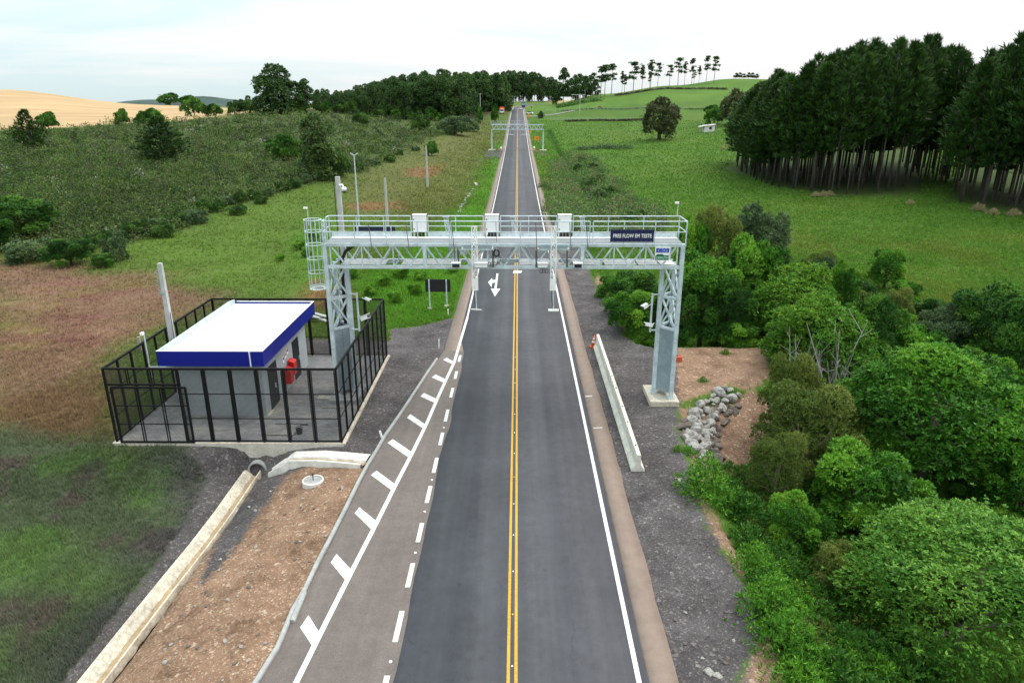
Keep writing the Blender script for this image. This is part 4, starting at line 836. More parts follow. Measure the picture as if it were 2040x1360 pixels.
# ------------------------------------------------------------------ poles
def pole(base, ztop, w0, w1, mat, label, name='pole', cat='pole', square=True, grp=None):
    x, y, z = base; t_ = thing(name, label, cat, (x, y, z), grp)
    mb = MB()
    if square:
        mb.add([(x-w0/2,y-w0/2,z-.4),(x+w0/2,y-w0/2,z-.4),(x+w0/2,y+w0/2,z-.4),(x-w0/2,y+w0/2,z-.4),(x-w1/2,y-w1/2,ztop),(x+w1/2,y-w1/2,ztop),(x+w1/2,y+w1/2,ztop),(x-w1/2,y+w1/2,ztop)], [(0,3,2,1),(4,5,6,7),(0,1,5,4),(1,2,6,5),(2,3,7,6),(3,0,4,7)])
    else: mb.tube([(x, y, z-.4), (x, y, ztop)], [w0/2, w1/2], 10)
    mb.build('shaft', mat, t_); return t_
POLEC = smat('pale_pole_concrete', (.45, .46, .45), .8, 0, .1, 1., .1, .2, grime=.15)
zt = onY(309, 524, 33.6)[2]
t_ = pole((-17.6, 33.6, -.05), zt, .30, .19, POLEC, 'square concrete utility pole rising behind the white-roofed building')
for i in range(6): MB().tube([(-17.72, 33.5, zt-.35-i*.22), (-17.86, 33.45, zt-.4-i*.22), (-17.72, 33.45, zt-.5-i*.22)], .02, 5).build('step_bracket', STEELD, t_)
MB().bar((-17.62, 33.46, zt-1.55), (-17.8, 33.44, zt-1.5), .05).build('cleat', STEELD, t_); MB().tube([(-17.42, 33.45, zt-2.5), (-17.43, 33.43, 1.0)], .02, 5).build('cable', RUBBER, t_)
p = onY(668, 460, 37.2); zt = onY(657, 352, 37.2)[2]
t_ = pole((p[0]+.35, 37.2, .03), zt, .30, .22, POLEC, 'square white pole with dome camera and cable behind the gantry left end'); xq = p[0]+.35
MB().tube([(xq-.17, 37.0, zt-.25), (xq-.17, 37.0, 1.0)], .02, 5).build('cable', RUBBER, t_)
t_ = thing('dome_camera', 'white dome camera on the square pole behind the gantry', 'camera', (xq+.3, 37.0, zt-.5)); MB().tube([(xq+.1, 37.05, zt-.42), (xq+.28, 37.0, zt-.40), (xq+.33, 37.0, zt-.55)], .055, 8).build('arm', WHITE, t_); MB().lathe((xq+.34, 37.0, zt-.82), [(.03, 0), (.12, .06), (.13, .12)], 12).build('dome', GLASS, t_, smooth=True); MB().lathe((xq+.34, 37.0, zt-.70), [(.135, 0), (.135, .15), (.07, .2)], 12).build('housing', WHITE, t_, smooth=True)
for (bx, by), tp, w0, w1, mat, lab, sq in (((718,486), (706,309), .22, .12, STEEL, 'slender galvanised pole with forked top behind the left gantry rail', 0), ((774,480), (763,355), .34, .2, POLEC, 'plain white concrete pole behind the left gantry rail, right of the forked one', 1), ((852,372), (848,290), .36, .22, POLEC, 'plain white pole standing alone on the reddish grass slope', 1)):
    p = g(bx, by); zt = onY(tp[0], tp[1], p[1])[2]; t_ = pole(tuple(p), zt, w0, w1, mat, lab, square=bool(sq))
    if not sq: MB().bar((p[0]-.4, p[1], zt+.2), (p[0], p[1], zt-.05), .1).build('fork', STEEL, t_); MB().bar((p[0]+.4, p[1], zt+.2), (p[0], p[1], zt-.05), .1).build('fork', STEEL, t_)
q = onY(284, 664, 31.4); t_ = pole((q[0]+.05, 31.4, 2.4), q[2], .07, .06, STEEL, 'thin steel mast with a small white camera at the roof left corner', square=False)
MB().bar((q[0]+.05, 31.4, 2.55), (-16.5, 31.4, 2.55), .05).build('wall_arm', STEEL, t_); MB().box((q[0], 31.35, q[2]), (.12, .2, .13)).build('camera_head', WHITE, t_)
p = g(281, 700); tag(MB().bar(tuple(p-[0, 0, .3]), tuple(p+[0, 0, 1.0]), .16).build('fence_post', WOOD, None, tuple(p)), 'short timber post in the reddish grass behind the fence corner', 'post')
# stakes
for k, (bx, by, ty, lab) in enumerate(((893,630,616, 'white marker stake at the grass edge above the gravel'), (875,693,676, 'white marker stake on the gravel beside the road shoulder'), (763,875,858, 'leaning white marker stake behind the lay-by kerb'))):
    p = g(bx, by); tag(MB().bar(tuple(p-[0, 0, .1]), (p[0]-(.12 if k == 2 else 0), p[1], onY(bx, ty, p[1])[2]), .075).build('marker_stake', WHITE, None, tuple(p)), lab, 'stake', 'white marker stakes')
# sign seen from behind
p = g(854, 617); q = g(895, 598); zb, zt = onY(850, 582, p[1])[2], onY(850, 557, p[1])[2]; x0, x1 = onY(847, 570, p[1])[0], onY(897, 570, p[1])[0]
t_ = thing('road_sign', 'black back of a wide road sign on two posts on the verge', 'road sign', tuple(p))
MB().span(x0, x1, p[1]+.09, p[1]+.13, zb, zt).build('board', smat('black_sign_back', (.012, .012, .014), .6), t_)
for x in (x0+.3, x1-.3): MB().bar((x, p[1], float(H(x, p[1]))-.2), (x, p[1], zt), .09).build('post', STEEL, t_); MB().box((x, p[1], float(H(x, p[1]))), (.35, .35, .3)).build('footing', CREAM, t_)
# ------------------------------------------------------------------ barrier, cone, fuel can, manhole
A_, B_ = onZ(1271, 937, 0), onZ(1191, 690, 0); A_, B_ = Vector((A_[0], A_[1], -.06)), Vector((B_[0], B_[1]+.3, -.06)); d = (B_-A_)
prof = [(-.29, 0), (.29, 0), (.29, .07), (.12, .30), (.085, .80), (-.085, .80), (-.12, .30), (-.29, .07)]
labs = ['nearest segment of the pale concrete barrier, its end face toward the viewer', 'second nearest segment of the pale concrete barrier on the gravel', 'third segment of the pale concrete barrier, counted from the near end', 'farthest segment of the pale concrete barrier, beside the traffic cone']
for k in range(4):
    p, q = A_+d*(k/4)+d.normalized()*(.008 if k else 0), A_+d*((k+1)/4); t_ = thing('concrete_barrier', labs[k], 'barrier', tuple((p+q)/2), 'segments of the concrete barrier')
    MB().extr(prof, p, q).build('body', smat('barrier_concrete', (.64, .62, .54), .85, 0, .12, 1.2, .25, .2, grime=.25), t_, bevel=.015)
    for f in (.22, .8):
        c = p+(q-p)*f+Vector((0, 0, .802)); MB().box(c, (.07, .12, .012)).build('lifting_hole', RUBBER, t_)
    sx_ = d.normalized().cross(Vector((0, 0, 1)))
    for f in (.33, .66):
        mb = MB(); c = p+(q-p)*f
        for s in (-1, 1):
            pts = [c+sx_*s*(a+.0025)+Vector((0, 0, h)) for a, h in ((.29, .075), (.12, .302), (.085, .79))]; dd_ = d.normalized()*.012
            mb.add([pts[0]-dd_, pts[0]+dd_, pts[1]+dd_, pts[1]-dd_, pts[2]-dd_, pts[2]+dd_], [(0, 1, 2, 3), (3, 2, 5, 4)])
        mb.build('joint_line', smat('joint_grime', (.24, .22, .17), .9), t_)
def cone(loc, h=.75, lean=0., label='', grp=None, low=False):
    x, y, z = loc; t_ = thing('traffic_cone', label, 'traffic cone', loc, grp)
    MB().span(x-h*.24, x+h*.24, y-h*.24, y+h*.24, z, z+h*.05).build('base', ORANGE, t_)
    R = lambda f: h*(.17-.135*f)
    MB().lathe((x, y, z), [(R(0), h*.05), (R(1), h)], 14).build('body', ORANGE, t_, smooth=True)
    for a, b_ in ((.36, .52), (.66, .80)): MB().lathe((x, y, z), [(R(a)+.004, h*(.05+.95*a)), (R(b_)+.004, h*(.05+.95*b_))], 14, False).build('white_band', WHITE, t_, smooth=True)
    if lean: t_.rotation_euler = (0, lean, 0)
    return t_
p = onZ(1181, 689, 0); cone((p[0], p[1], -.06), .78, .10, 'orange traffic cone with white bands at the far end of the concrete barrier')
p = g(1352, 720); t_ = thing('fuel_can', 'faded red plastic can on the reddish dirt beside the gantry leg', 'can', tuple(p)); MB().box((p[0], p[1], p[2]+.17), (.36, .26, .34)).build('body', REDPL, t_, bevel=.04); MB().tube([(p[0]-.1, p[1], p[2]+.34), (p[0]-.06, p[1], p[2]+.40), (p[0]+.08, p[1], p[2]+.40), (p[0]+.12, p[1], p[2]+.34)], .02, 6).build('handle', REDPL, t_); MB().lathe((p[0]-.13, p[1], p[2]+.33), [(.04, 0), (.035, .07)], 10).build('cap', RUBBER, t_)
p = g(624, 962); t_ = thing('manhole_ring', 'round concrete manhole ring with grey cover and short rod in the stony dirt', 'manhole', tuple(p))
MB().lathe(tuple(p), [(.44, -.2), (.44, .16), (.37, .17), (.37, .10)], 32, False).build('ring', LIMEW, t_, smooth=False); MB().lathe(tuple(p), [(.365, .05), (.365, .12), (.0, .125)], 32, False).build('cover', GREYC, t_); MB().tube([(p[0], p[1]+.05, p[2]+.12), (p[0]-.01, p[1]+.05, p[2]+.42)], .02, 6).build('rod', RUBBER, t_); MB().bar((p[0]-.1, p[1]+.05, p[2]+.36), (p[0]+.06, p[1]+.05, p[2]+.38), .03).build('rod_grip', RUBBER, t_)
# ------------------------------------------------------------------ boulders
def rock_mesh(seed, mat):
    import bmesh
    rr = np.random.default_rng(seed); bm = bmesh.new(); bmesh.ops.create_icosphere(bm, subdivisions=2, radius=1.)
    pl_ = [(Vector(v).normalized(), rr.uniform(.42, .85)) for v in rr.normal(size=(12, 3))]
    for v in bm.verts:
        for n_, dd in pl_:
            h_ = v.co.dot(n_)
            if h_ > dd: v.co -= n_*(h_-dd)
        v.co *= 1+rr.uniform(-.04, .04)
    me = bpy.data.meshes.new('boulder'); bm.to_mesh(me); bm.free(); me.materials.append(mat); return me
RM = [rock_mesh(i, STONEW) for i in range(3)]+[rock_mesh(10+i, STONEB) for i in range(4)]
rr = np.random.default_rng(5)
RP = [(1362,880),(1352,845),(1385,812),(1415,795),(1445,775),(1478,795),(1470,825),(1440,850),(1425,885),(1440,930),(1405,940)]
cnt = 0; tries = 0; put = []
while cnt < 130 and tries < 6000:
    tries += 1; px, py = rr.uniform(1350, 1480), rr.uniform(772, 945)
    if float(sdpoly(np.array([px]), np.array([py]), RP)[0]) < 0: continue
    p = g(px, py); s = rr.uniform(.16, .48)
    if any((p[0]-a)**2+(p[1]-b_)**2 < (.62*(s+c))**2 for a, b_, c in put): continue
    put.append((p[0], p[1], s)); white = float(polyd(np.array([px]), np.array([py]), [(1450,782),(1402,825),(1388,900)])[0]) < 24+rr.uniform(-8, 8)
    me = RM[rr.integers(0, 3)] if white else RM[3+rr.integers(0, 4)]
    o = bpy.data.objects.new('boulder', me); COL.objects.link(o); o.location = (p[0], p[1], p[2]+s*.12+(.16 if white else .04)); o.scale = (s*rr.uniform(.9, 1.35), s*rr.uniform(.8, 1.2), s*rr.uniform(.65, .95)); o.rotation_euler = (rr.uniform(-.4, .4), rr.uniform(-.4, .4), rr.uniform(0, 6.3))
    tag(o, 'pale limewashed boulder piled on the bank beside the gantry plinth' if white else 'brown grey boulder in the lower part of the rock pile', 'boulder', 'pale boulders of the rock pile' if white else 'dark boulders of the rock pile'); cnt += 1
for k in range(130):   # loose stones lying on the gravel and the dirt island
    isl = k < 75; x = rr.uniform(-11, -6.6) if isl else rr.uniform(4.7, 7.3); y = rr.uniform(14, 26) if isl else rr.uniform(14, 30)
    if isl and x > kerbx(y)-.3: continue
    s = rr.uniform(.03, .085)*(1 if isl else .8); o = bpy.data.objects.new('loose_stone', RM[rr.integers(0, 7)]); COL.objects.link(o); o.location = (x, y, float(H(x, y))+s*.3); o.scale = (s*1.3, s, s*.7); o.rotation_euler = (0, 0, rr.uniform(0, 6))
    tag(o, 'small loose stone on the reddish dirt beside the lay-by kerb' if isl else 'small loose stone on the dark gravel beside the right shoulder', 'stone', 'stones on the dirt' if isl else 'stones on the gravel')
for k, (px, py, s, lab) in enumerate(((1352,955,.16,'pale flat stone at the gravel edge below the rock pile'), (1411,1336,.2,'large pale stone on the gravel near the orange soil'), (1430,1344,.14,'pinkish stone beside the large pale stone on the gravel'))):
    p = g(px, py); o = bpy.data.objects.new('stone', RM[k]); COL.objects.link(o); o.location = tuple(p); o.scale = (s*1.3, s, s*.5); tag(o, lab, 'stone')
# ------------------------------------------------------------------ foliage generators
def unit(a): return a/np.maximum(1e-9, np.linalg.norm(a, axis=-1, keepdims=True))
def leaves(rng, P, D, S, L, W, bend=.12):
    """one pointed leaf blade (two faces sharing a rib) per row: base P, direction D, side S"""
    n = len(P); L = np.broadcast_to(np.asarray(L, float), (n,))[:, None]; W = np.broadcast_to(np.asarray(W, float), (n,))[:, None]
    Nn = unit(np.cross(D, S)); mid = P+D*L*.5
    V = np.stack([P, mid+S*W*.5+Nn*L*bend, P+D*L, mid-S*W*.5+Nn*L*bend], 1).reshape(-1, 3)
    return V, np.arange(4*n).reshape(n, 4)
def rosettes(rng, P, Nr, k, L, W, open_=1., up=.25):
    n = len(P); P = np.repeat(P, k, 0); Nr = np.repeat(Nr, k, 0)
    D = unit(Nr+rng.normal(size=P.shape)*open_+[0, 0, up]); S = unit(np.cross(D, unit(Nr+rng.normal(size=P.shape)*.35)))
    Lr = L*rng.uniform(.65, 1.25, len(P)); return leaves(rng, P, D, S, Lr, Lr*W/L)
def lobes_for(rng, n, R, Hc, low=-.25, core=.66):
    out = [(np.zeros(3), np.array([R*core, R*core, Hc*core]))]
    for i in range(n):
        z = rng.uniform(low, 1); a = 2.39996*i+rng.uniform(-.4, .4); r = math.sqrt(max(0, 1-z*z)) if z > 0 else math.sqrt(1-z*z*.6)
        s = rng.uniform(.20, .36)*(1 if n < 16 else .85)
        q = rng.uniform(.52, .86); out.append((np.array([r*math.cos(a)*R*q, r*math.sin(a)*R*q, z*Hc*q]), np.array([R, R, (R+Hc)/2])*s*rng.uniform(.7, 1.15)))
    return out
def crown_pts(rng, lobes, n, inner=.12, low=-.5):
    w = np.array([l[1].prod()**(2/3) for l in lobes]); w /= w.sum(); k = rng.choice(len(lobes), int(n*2.2), p=w)
    C = np.array([l[0] for l in lobes])[k]; R = np.array([l[1] for l in lobes])[k]
    d = unit(rng.normal(size=C.shape)); d[:, 2] = np.where(d[:, 2] < low, -d[:, 2], d[:, 2])
    rad = rng.uniform(.8, 1.06, len(C)); rad = np.where(rng.random(len(C)) < .07, rad*rng.uniform(1.05, 1.35, len(C)), rad)[:, None]; P = C+d*R*rad
    keep = np.ones(len(P), bool)
    for c, r in lobes:
        q = np.linalg.norm((P-c)/r, axis=1); keep &= q > .80
    keep |= rng.random(len(P)) < inner
    P, d, k = P[keep][:n], d[keep][:n], k[keep][:n]
    nr = unit(d+unit(P)*.5); return P, nr, k
def crown_mesh(rng, lobes, n, kleaf, L, W, inner=.12, open_=.9, up=.25, tintlobe=.18, low=-.5):
    P, nr, k = crown_pts(rng, lobes, n, inner, low)
    V, F = rosettes(rng, P, nr, kleaf, L, W, open_, up)
    tl = rng.normal(0, tintlobe, len(lobes))[k]+rng.normal(0, .13, len(P)); t = np.clip(.5+np.repeat(tl, kleaf)+rng.normal(0, .08, len(F)), 0, 1); return V, F, t
def limb_mesh(rng, mb, lobes, z0, r0, nl=6, off=np.zeros(3)):
    top = off+lobes[0][0]; mb.tube([(0, 0, -.3), (rng.uniform(-.1, .1), rng.uniform(-.1, .1), (top[2]-z0)*.45), tuple(top)], [r0*1.25, r0*.9, r0*.45], 9)
    for c, r in lobes[1:nl+1]:
        e = off+c; s = np.array([0, 0, top[2]*rng.uniform(.3, .6)]); m_ = s*.5+e*.5+rng.normal(0, .12, 3)
        mb.tube([tuple(s), tuple(m_), tuple(s+(e-s)*.9)], [r0*.55, r0*.34, r0*.12], 6)
G_LIME = leafmat('lime_leaf', [(0., (.032, .10, .009)), (.5, (.092, .235, .02)), (1., (.24, .39, .04))])
G_MID = leafmat('mid_green_leaf', [(0., (.024, .09, .008)), (.5, (.075, .23, .018)), (1., (.20, .40, .035))])
G_DEEP = leafmat('deep_green_leaf', [(0., (.015, .056, .008)), (.5, (.042, .135, .016)), (1., (.11, .25, .03))])
G_OLIVE = leafmat('olive_leaf', [(0., (.045, .08, .014)), (.5, (.10, .155, .026)), (1., (.19, .225, .045))])
G_FRESH = leafmat('fresh_green_leaf', [(0., (.026, .09, .01)), (.5, (.070, .20, .022)), (1., (.19, .36, .045))])
G_DULL = leafmat('dull_shrub_leaf', [(0., (.022, .06, .012)), (.5, (.05, .12, .02)), (1., (.11, .21, .04))])
G_GREY = leafmat('grey_green_leaf', [(0., (.04, .08, .03)), (.5, (.085, .145, .058)), (1., (.16, .23, .09))])
G_PINE = leafmat('pine_needle', [(0., (.012, .034, .007)), (.5, (.030, .074, .012)), (1., (.075, .145, .024))], .15)
G_EUC = leafmat('eucalyptus_leaf', [(0., (.022, .055, .014)), (.5, (.045, .10, .024)), (1., (.09, .165, .038))], .2)
PROTO = {}
def proto(key, name, cat, build):
    if key not in PROTO:
        r = thing(name, None, cat, (0, 0, 0)); build(r, np.random.default_rng(sum((i+1)*ord(c) for i, c in enumerate(str(key))))); PROTO[key] = [r, False]
    return PROTO[key]
def put_plant(key, name, cat, build, loc, rz, sc, label, group=None):
    e = proto(key, name, cat, build)
    if not e[1]:
        e[1] = True; r = e[0]; r.location = loc; r.rotation_euler = (0, 0, rz); r.scale = (sc,)*3 if isinstance(sc, (int, float)) else sc; r['label'] = label
        if group: r['group'] = group
        return r
    r = copy_tree(e[0], loc, rz, sc, label, group)
    if not group and 'group' in r: del r['group']
    return r
def broad(R=3.4, Ht=7., n=2300, k=8, L=.20, W=.075, mat=G_MID, bark=BARKG, nl=13, inner=.1, base=.05, open_=.9, up=.25, tl=.26, r0=.16, low=-.85, core=.66):
    def f(root, rng):
        Hc = Ht*(1-base)/2; off = np.array([0, 0, Ht-Hc]); lb = lobes_for(rng, nl, R, Hc, low, core)
        V, F, t = crown_mesh(rng, lb, n, k, L, W, inner, open_, up, tl); npmesh('crown', V+off, F, mat, root, tint=t)
        mb = MB(); limb_mesh(rng, mb, lb, 0, r0, 8, off); mb.build('trunk', bark, root, smooth=True)
    return f
def pine(Ht=22, Rb=2.6, z0=.32, nb=150, mat=G_PINE, tl=.62, tw=.085, bare=False):
    def f(root, rng):
        mb = MB(); lean = rng.normal(0, .25, 2); mb.tube([(0, 0, -.5), (lean[0]*.4, lean[1]*.4, Ht*.5), (lean[0], lean[1], Ht*.97)], [Ht*.0074, Ht*.0056, .03], 7)
        P = []; D = []
        for i in range(nb):
            u = (i+rng.random())/nb; z = Ht*(z0+(1-z0)*u); R = Rb*min(1., (1-u)*1.5)*(.5+.5*min(1, u*4+.25))*rng.uniform(.45, 1.25)+.2; a = i*2.39996+rng.uniform(-.5, .5)
            lf = rng.uniform(.05, .45); e = np.array([math.cos(a), math.sin(a), lf]); s = np.array([lean[0]*z/Ht, lean[1]*z/Ht, z])
            for q in np.arange(1., .3, -.75/max(.8, R)):
                P.append(s+e*R*q+rng.normal(0, .1, 3)); D.append(unit(e*.8+np.array([0, 0, .95])))
            if i % 3 == 0: mb.tube([tuple(s), tuple(s+e*R*.9)], [.045, .015], 4, False)
        for q in range(9): P.append(np.array([lean[0], lean[1], Ht*(.955+.006*q)])); D.append(np.array([0, 0, 1.]))
        P = np.array(P); D = np.array(D); k = 9; Pn = np.repeat(P, k, 0); Dn = unit(np.repeat(D, k, 0)+rng.normal(0, .33, (len(P)*k, 3))); S = unit(np.cross(Dn, rng.normal(size=Dn.shape)))
        V, F = leaves(rng, Pn, Dn, S, tl*rng.uniform(.7, 1.3, len(Pn)), tw*rng.uniform(.8, 1.5, len(Pn)), .02); t = np.clip(.45+np.repeat(rng.normal(0, .16, len(P)), k)+rng.normal(0, .08, len(Pn)), 0, 1)
        npmesh('crown', V, F, mat, root, tint=t); mb.build('trunk', BARKP, root, smooth=True)
    return f
def euc(Ht=22, R=5., n=900, mat=G_EUC, base=.22, L=.95, W=.5, nl=16):
    def f(root, rng):
        lb = []; off = np.array([0, 0, 0.])
        for i in range(nl):
            u = rng.uniform(0, 1)**.8; a = i*2.4+rng.uniform(-.5, .5); r = R*math.sqrt(max(.03, 1-(u*1.0)**2.2))*rng.uniform(.25, .75); s = R*rng.uniform(.30, .46)*(1-.35*u)
            lb.append((np.array([r*math.cos(a), r*math.sin(a), Ht*(base+(1-base)*u)-s*.8]), np.array([s, s, s*.95])))
        V, F, t = crown_mesh(rng, lb, n, 4, L, W, .1, 1.0, .1, .14); npmesh('crown', V, F, mat, root, tint=t)
        mb = MB(); mb.tube([(0, 0, -.5), (.2, .1, Ht*.4), (0, .3, Ht*.85)], [Ht*.011, Ht*.008, .05], 7)
        for c, r in lb[:7]: s = np.array([0, 0, max(1., c[2]*rng.uniform(.45, .75))]); mb.tube([tuple(s), tuple((s+c)/2), tuple(c)], [Ht*.005, Ht*.0035, .03], 5)
        mb.build('trunk', BARKG, root, smooth=True)
    return f
def at_px(cx, pytop, Y):
    p = onY(cx, pytop, Y); z = float(H(p[0], Y)); return p[0], z, p[2]-z
rr = np.random.default_rng(77)
# ---- the right-hand thicket, tree by tree: (centre px, top px, distance, width px, kind, label)
KIN = {
 'round': (broad(3.4, 7., 6500, 8, .19, .075, G_MID, BARKG, 44, .08, core=.84), 3.4, 7.), 'airy': (broad(3.4, 7., 7500, 7, .14, .055, G_FRESH, BARKG, 40, .1, open_=1.1, up=.4, tl=.14, core=.84), 3.4, 7.),
 'lime': (broad(3.2, 7., 4200, 8, .2, .075, G_LIME, BARKG, 28, .1, tl=.14), 3.2, 7.), 'deep': (broad(3.2, 8., 4000, 8, .22, .085, G_DEEP, BARK, 26, .1), 3.2, 8.),
 'tall': (broad(2.8, 9.5, 3200, 8, .22, .085, G_MID, BARKG, 20, .1, base=.42), 2.8, 9.5), 'olive': (broad(2.6, 5., 4200, 7, .15, .045, G_OLIVE, BARKG, 22, .2, open_=1.3, tl=.12), 2.6, 5.),
 'grey': (broad(2.4, 6.5, 3600, 8, .24, .06, G_GREY, BARKG, 32, .15, open_=1.2, tl=.1), 2.4, 6.5), 'mid': (broad(2.8, 5.5, 3800, 8, .19, .075, G_MID, BARK, 26, .1), 2.8, 5.5), 'small': (broad(1.4, 2.6, 1000, 8, .19, .075, G_MID, BARK, 9, .15, base=.05, r0=.06), 1.4, 2.6)}
def ptree(cx, top, Y, wpx, kind, label, name='tree', cat='tree', group=None, var=0):
    x, z, h = at_px(cx, top, Y); f, R, Ht = KIN[kind]; c = depth((x, Y, z+h*.6)); w = wpx/FPX*c
    return put_plant((kind, var), name, cat, f, (x, Y, z-.05), rr.uniform(0, 6.28), (w/2/R/1.02, w/2/R/1.02, h/Ht/1.03), label, group)
for a in [
 (1965,1022,19.0,500,'airy','big yellow-green leafy tree filling the bottom right corner'),
 (1890,690,30.,385,'round','large dense rounded bright green tree at the right edge, above the yellow-green one'),
 (1745,885,25.,250,'mid','medium green tree between the two largest crowns at lower right'),
 (1632,745,29.,230,'olive','twiggy olive brown-green bush right of the rock pile'),
 (1590,690,32.,130,'olive','smaller olive bush just right of the reddish dirt clearing'),
 (1668,572,38.,250,'lime','broad lime green tree behind the bare grey branches'),
 (1745,565,39.,150,'deep','dark green tree pushing out of the right side of the lime green tree'),
 (1592,508,45.,215,'lime','lime green tree behind the gantry right leg, in front of the pasture'),
 (1512,465,49.,160,'mid','rounded green tree crown touching the pasture edge behind the gantry'),
 (1410,490,46.,150,'tall','tall green tree with visible pale trunk right of the gantry leg'),
 (1462,560,44.,110,'deep','dark shaded tree behind the clearing right of the gantry leg'),
 (1372,545,45.,110,'deep','dark tree directly behind the gantry right leg'),
 (1443,398,57.,150,'olive','yellowish tree beside the gantry right end, highest in the thicket'),
 (1388,428,56.,90,'mid','bright green tree just right of the gantry railing corner'),
 (1520,392,60.,150,'grey','wispy grey-green tree against the pasture'),
 (1262,530,49.,120,'deep','dark green tree left of the gantry right leg, farther one'),
 (1255,575,45.,110,'mid','green tree at the gravel edge left of the gantry right leg'),
 (1305,560,47.,100,'deep','dark tree showing through the lattice of the right leg'),
 (1222,548,54.,75,'mid','small green tree at the narrow end of the gravel strip'),
 (2000,555,44.,190,'deep','dark green tree at the right picture edge beside the pasture'),
 (1890,600,45.,120,'grey','low grey-green tree left of the dark edge tree'),
 (1965,690,37.,130,'deep','dark bush behind the large rounded tree at the right edge'),
 (1830,640,42.,130,'mid','green bush between the lime tree and the dark edge trees'),
 (1640,500,52.,90,'grey','pale grey-green bush with dead twigs above the lime trees'),
 (1690,520,50.,70,'mid','small green bush at the pasture edge behind the lime trees'),
 (2090,560,40.,160,'deep','dark tree cut by the right picture edge'),
 (1770,760,34.,120,'mid','green bush wedged under the lime and rounded trees'),
 (1480,640,43.,90,'mid','green shrub hanging over the back of the dirt clearing'),
 (1335,640,44.,90,'mid','green shrub low behind the right leg'),
 (1560,850,26.,150,'olive','low olive bush beyond the rock pile pit'),
 (1600,990,22.5,140,'mid','low green bush on the slope under the olive bush'),
 (1680,1080,20.5,130,'olive','shaded olive shrub on the slope beside the yellow-green tree'),
 (2060,900,26.,170,'mid','green bush at the right edge between the two large trees')]: ptree(*a)
# shrubs that close the gaps between the trees of the thicket
TH = gp([(1400,560),(1420,690),(1540,700),(1560,800),(1590,930),(1700,1050),(1760,1240),(1800,1400),(2150,1400),(2150,640),(1880,640),(1740,560),(1560,500)]); tx_ = [p[0] for p in TH]; ty_ = [p[1] for p in TH]; n = 0
while n < 95:
    x, y = rr.uniform(min(tx_), max(tx_)), rr.uniform(min(ty_), max(ty_))
    if float(sdpoly(np.array([x]), np.array([y]), TH)[0]) < 0 or float(sdmax(np.array([x]), np.array([y]), [RG, PAD])[0]) > -1.2: continue
    k = ['mid', 'deep', 'lime', 'olive'][int(rr.choice(4, p=[.38, .34, .12, .16]))]; f, R, Ht = KIN[k]; s = rr.uniform(.36, .62)*(3.2/R)
    put_plant((k, 0), 'shrub', 'shrub', f, (x, y, float(H(x, y))-.15), rr.uniform(0, 6.28), (s, s, s*rr.uniform(.8, 1.1)*5.5/Ht), {'mid': 'green shrub', 'deep': 'dark green shrub', 'lime': 'yellow-green shrub', 'olive': 'olive shrub'}[k]+' filling the thicket between the larger trees on the right', {'mid': 'green', 'deep': 'dark', 'lime': 'yellow-green', 'olive': 'olive'}[k]+' thicket shrubs'); n += 1
# bare grey branches in front of the lime tree
def bare(root, rng):
    mb = MB()
    for i in range(16):
        a = rng.uniform(0, 6.28); e = np.array([math.cos(a)*rng.uniform(.3, 1.6), math.sin(a)*rng.uniform(.3, 1.2), rng.uniform(2.2, 3.9)]); m_ = e*.5+rng.normal(0, .18, 3)
        mb.tube([(0, 0, -.2), tuple(m_), tuple(e)], [.045, .03, .008], 5)
        for j in range(4):
            s = m_+(e-m_)*rng.uniform(0, .9); t = s+rng.normal(0, .35, 3)+[0, 0, .35]; mb.tube([tuple(s), tuple(t)], [.014, .005], 4)
    mb.build('branch', smat('dead_grey_wood', (.34, .32, .29), .9), root)
x, z, h = at_px(1668, 650, 35.2); put_plant('bare', 'dead_shrub', 'dead shrub', bare, (x, 35.2, z), 0, h/3.7, 'bare grey dead branches in front of the lime green tree')
x, z, h = at_px(1600, 660, 36.); put_plant('bare', 'dead_shrub', 'dead shrub', bare, (x, 36., z), 2., h/3.9, 'bare grey dead branches leaning over the dirt clearing')
# low weeds on the embankment
WEEDP = gp([(1410,955),(1440,985),(1480,1100),(1530,1230),(1575,1380),(1850,1380),(1780,1240),(1750,1120),(1650,1010),(1560,930),(1480,960)])
def weed(mat, R, Ht, n, L, W):
    def f(root, rng):
        P = np.c_[rng.normal(0, R*.5, n), rng.normal(0, R*.5, n), np.zeros(n)]; P[:, 2] = Ht*rng.random(n)*np.exp(-(P[:, :2]**2).sum(1)/R**2); nr = unit(P*[1, 1, .6]+[0, 0, .6]); V, F = rosettes(rng, P, nr, 6, L, W, .8, .3)
        npmesh('foliage', V, F, mat, root, tint=np.clip(rng.normal(.5, .2, len(F)), 0, 1))
    return f
WK = [weed(G_MID, .55, .7, 190, .13, .04), weed(G_LIME, .45, .6, 160, .11, .038), weed(G_DEEP, .7, .9, 240, .15, .05), weed(G_OLIVE, .6, .8, 200, .13, .036)]
wx = [p[0] for p in WEEDP]; wy = [p[1] for p in WEEDP]; n = 0
while n < 250:
    x, y = rr.uniform(min(wx), max(wx)), rr.uniform(min(wy), max(wy))
    if float(sdpoly(np.array([x]), np.array([y]), WEEDP)[0]) < 0 or float(sdmax(np.array([x]), np.array([y]), [RG])[0]) > -.15: continue
    k = int(rr.choice(4, p=[.27, .06, .45, .22])); put_plant(('weed', k), 'weed', 'weed', WK[k], (x, y, float(H(x, y))-.03), rr.uniform(0, 6.28), rr.uniform(.7, 1.35), ['fresh green leafy weed on the embankment below the gravel', 'yellow-green leafy weed on the embankment below the gravel', 'dark broad-leaved weed on the embankment below the gravel', 'olive narrow-leaved weed on the embankment below the gravel'][k], ['fresh green', 'yellow-green', 'dark', 'olive'][k]+' weeds on the embankment'); n += 1
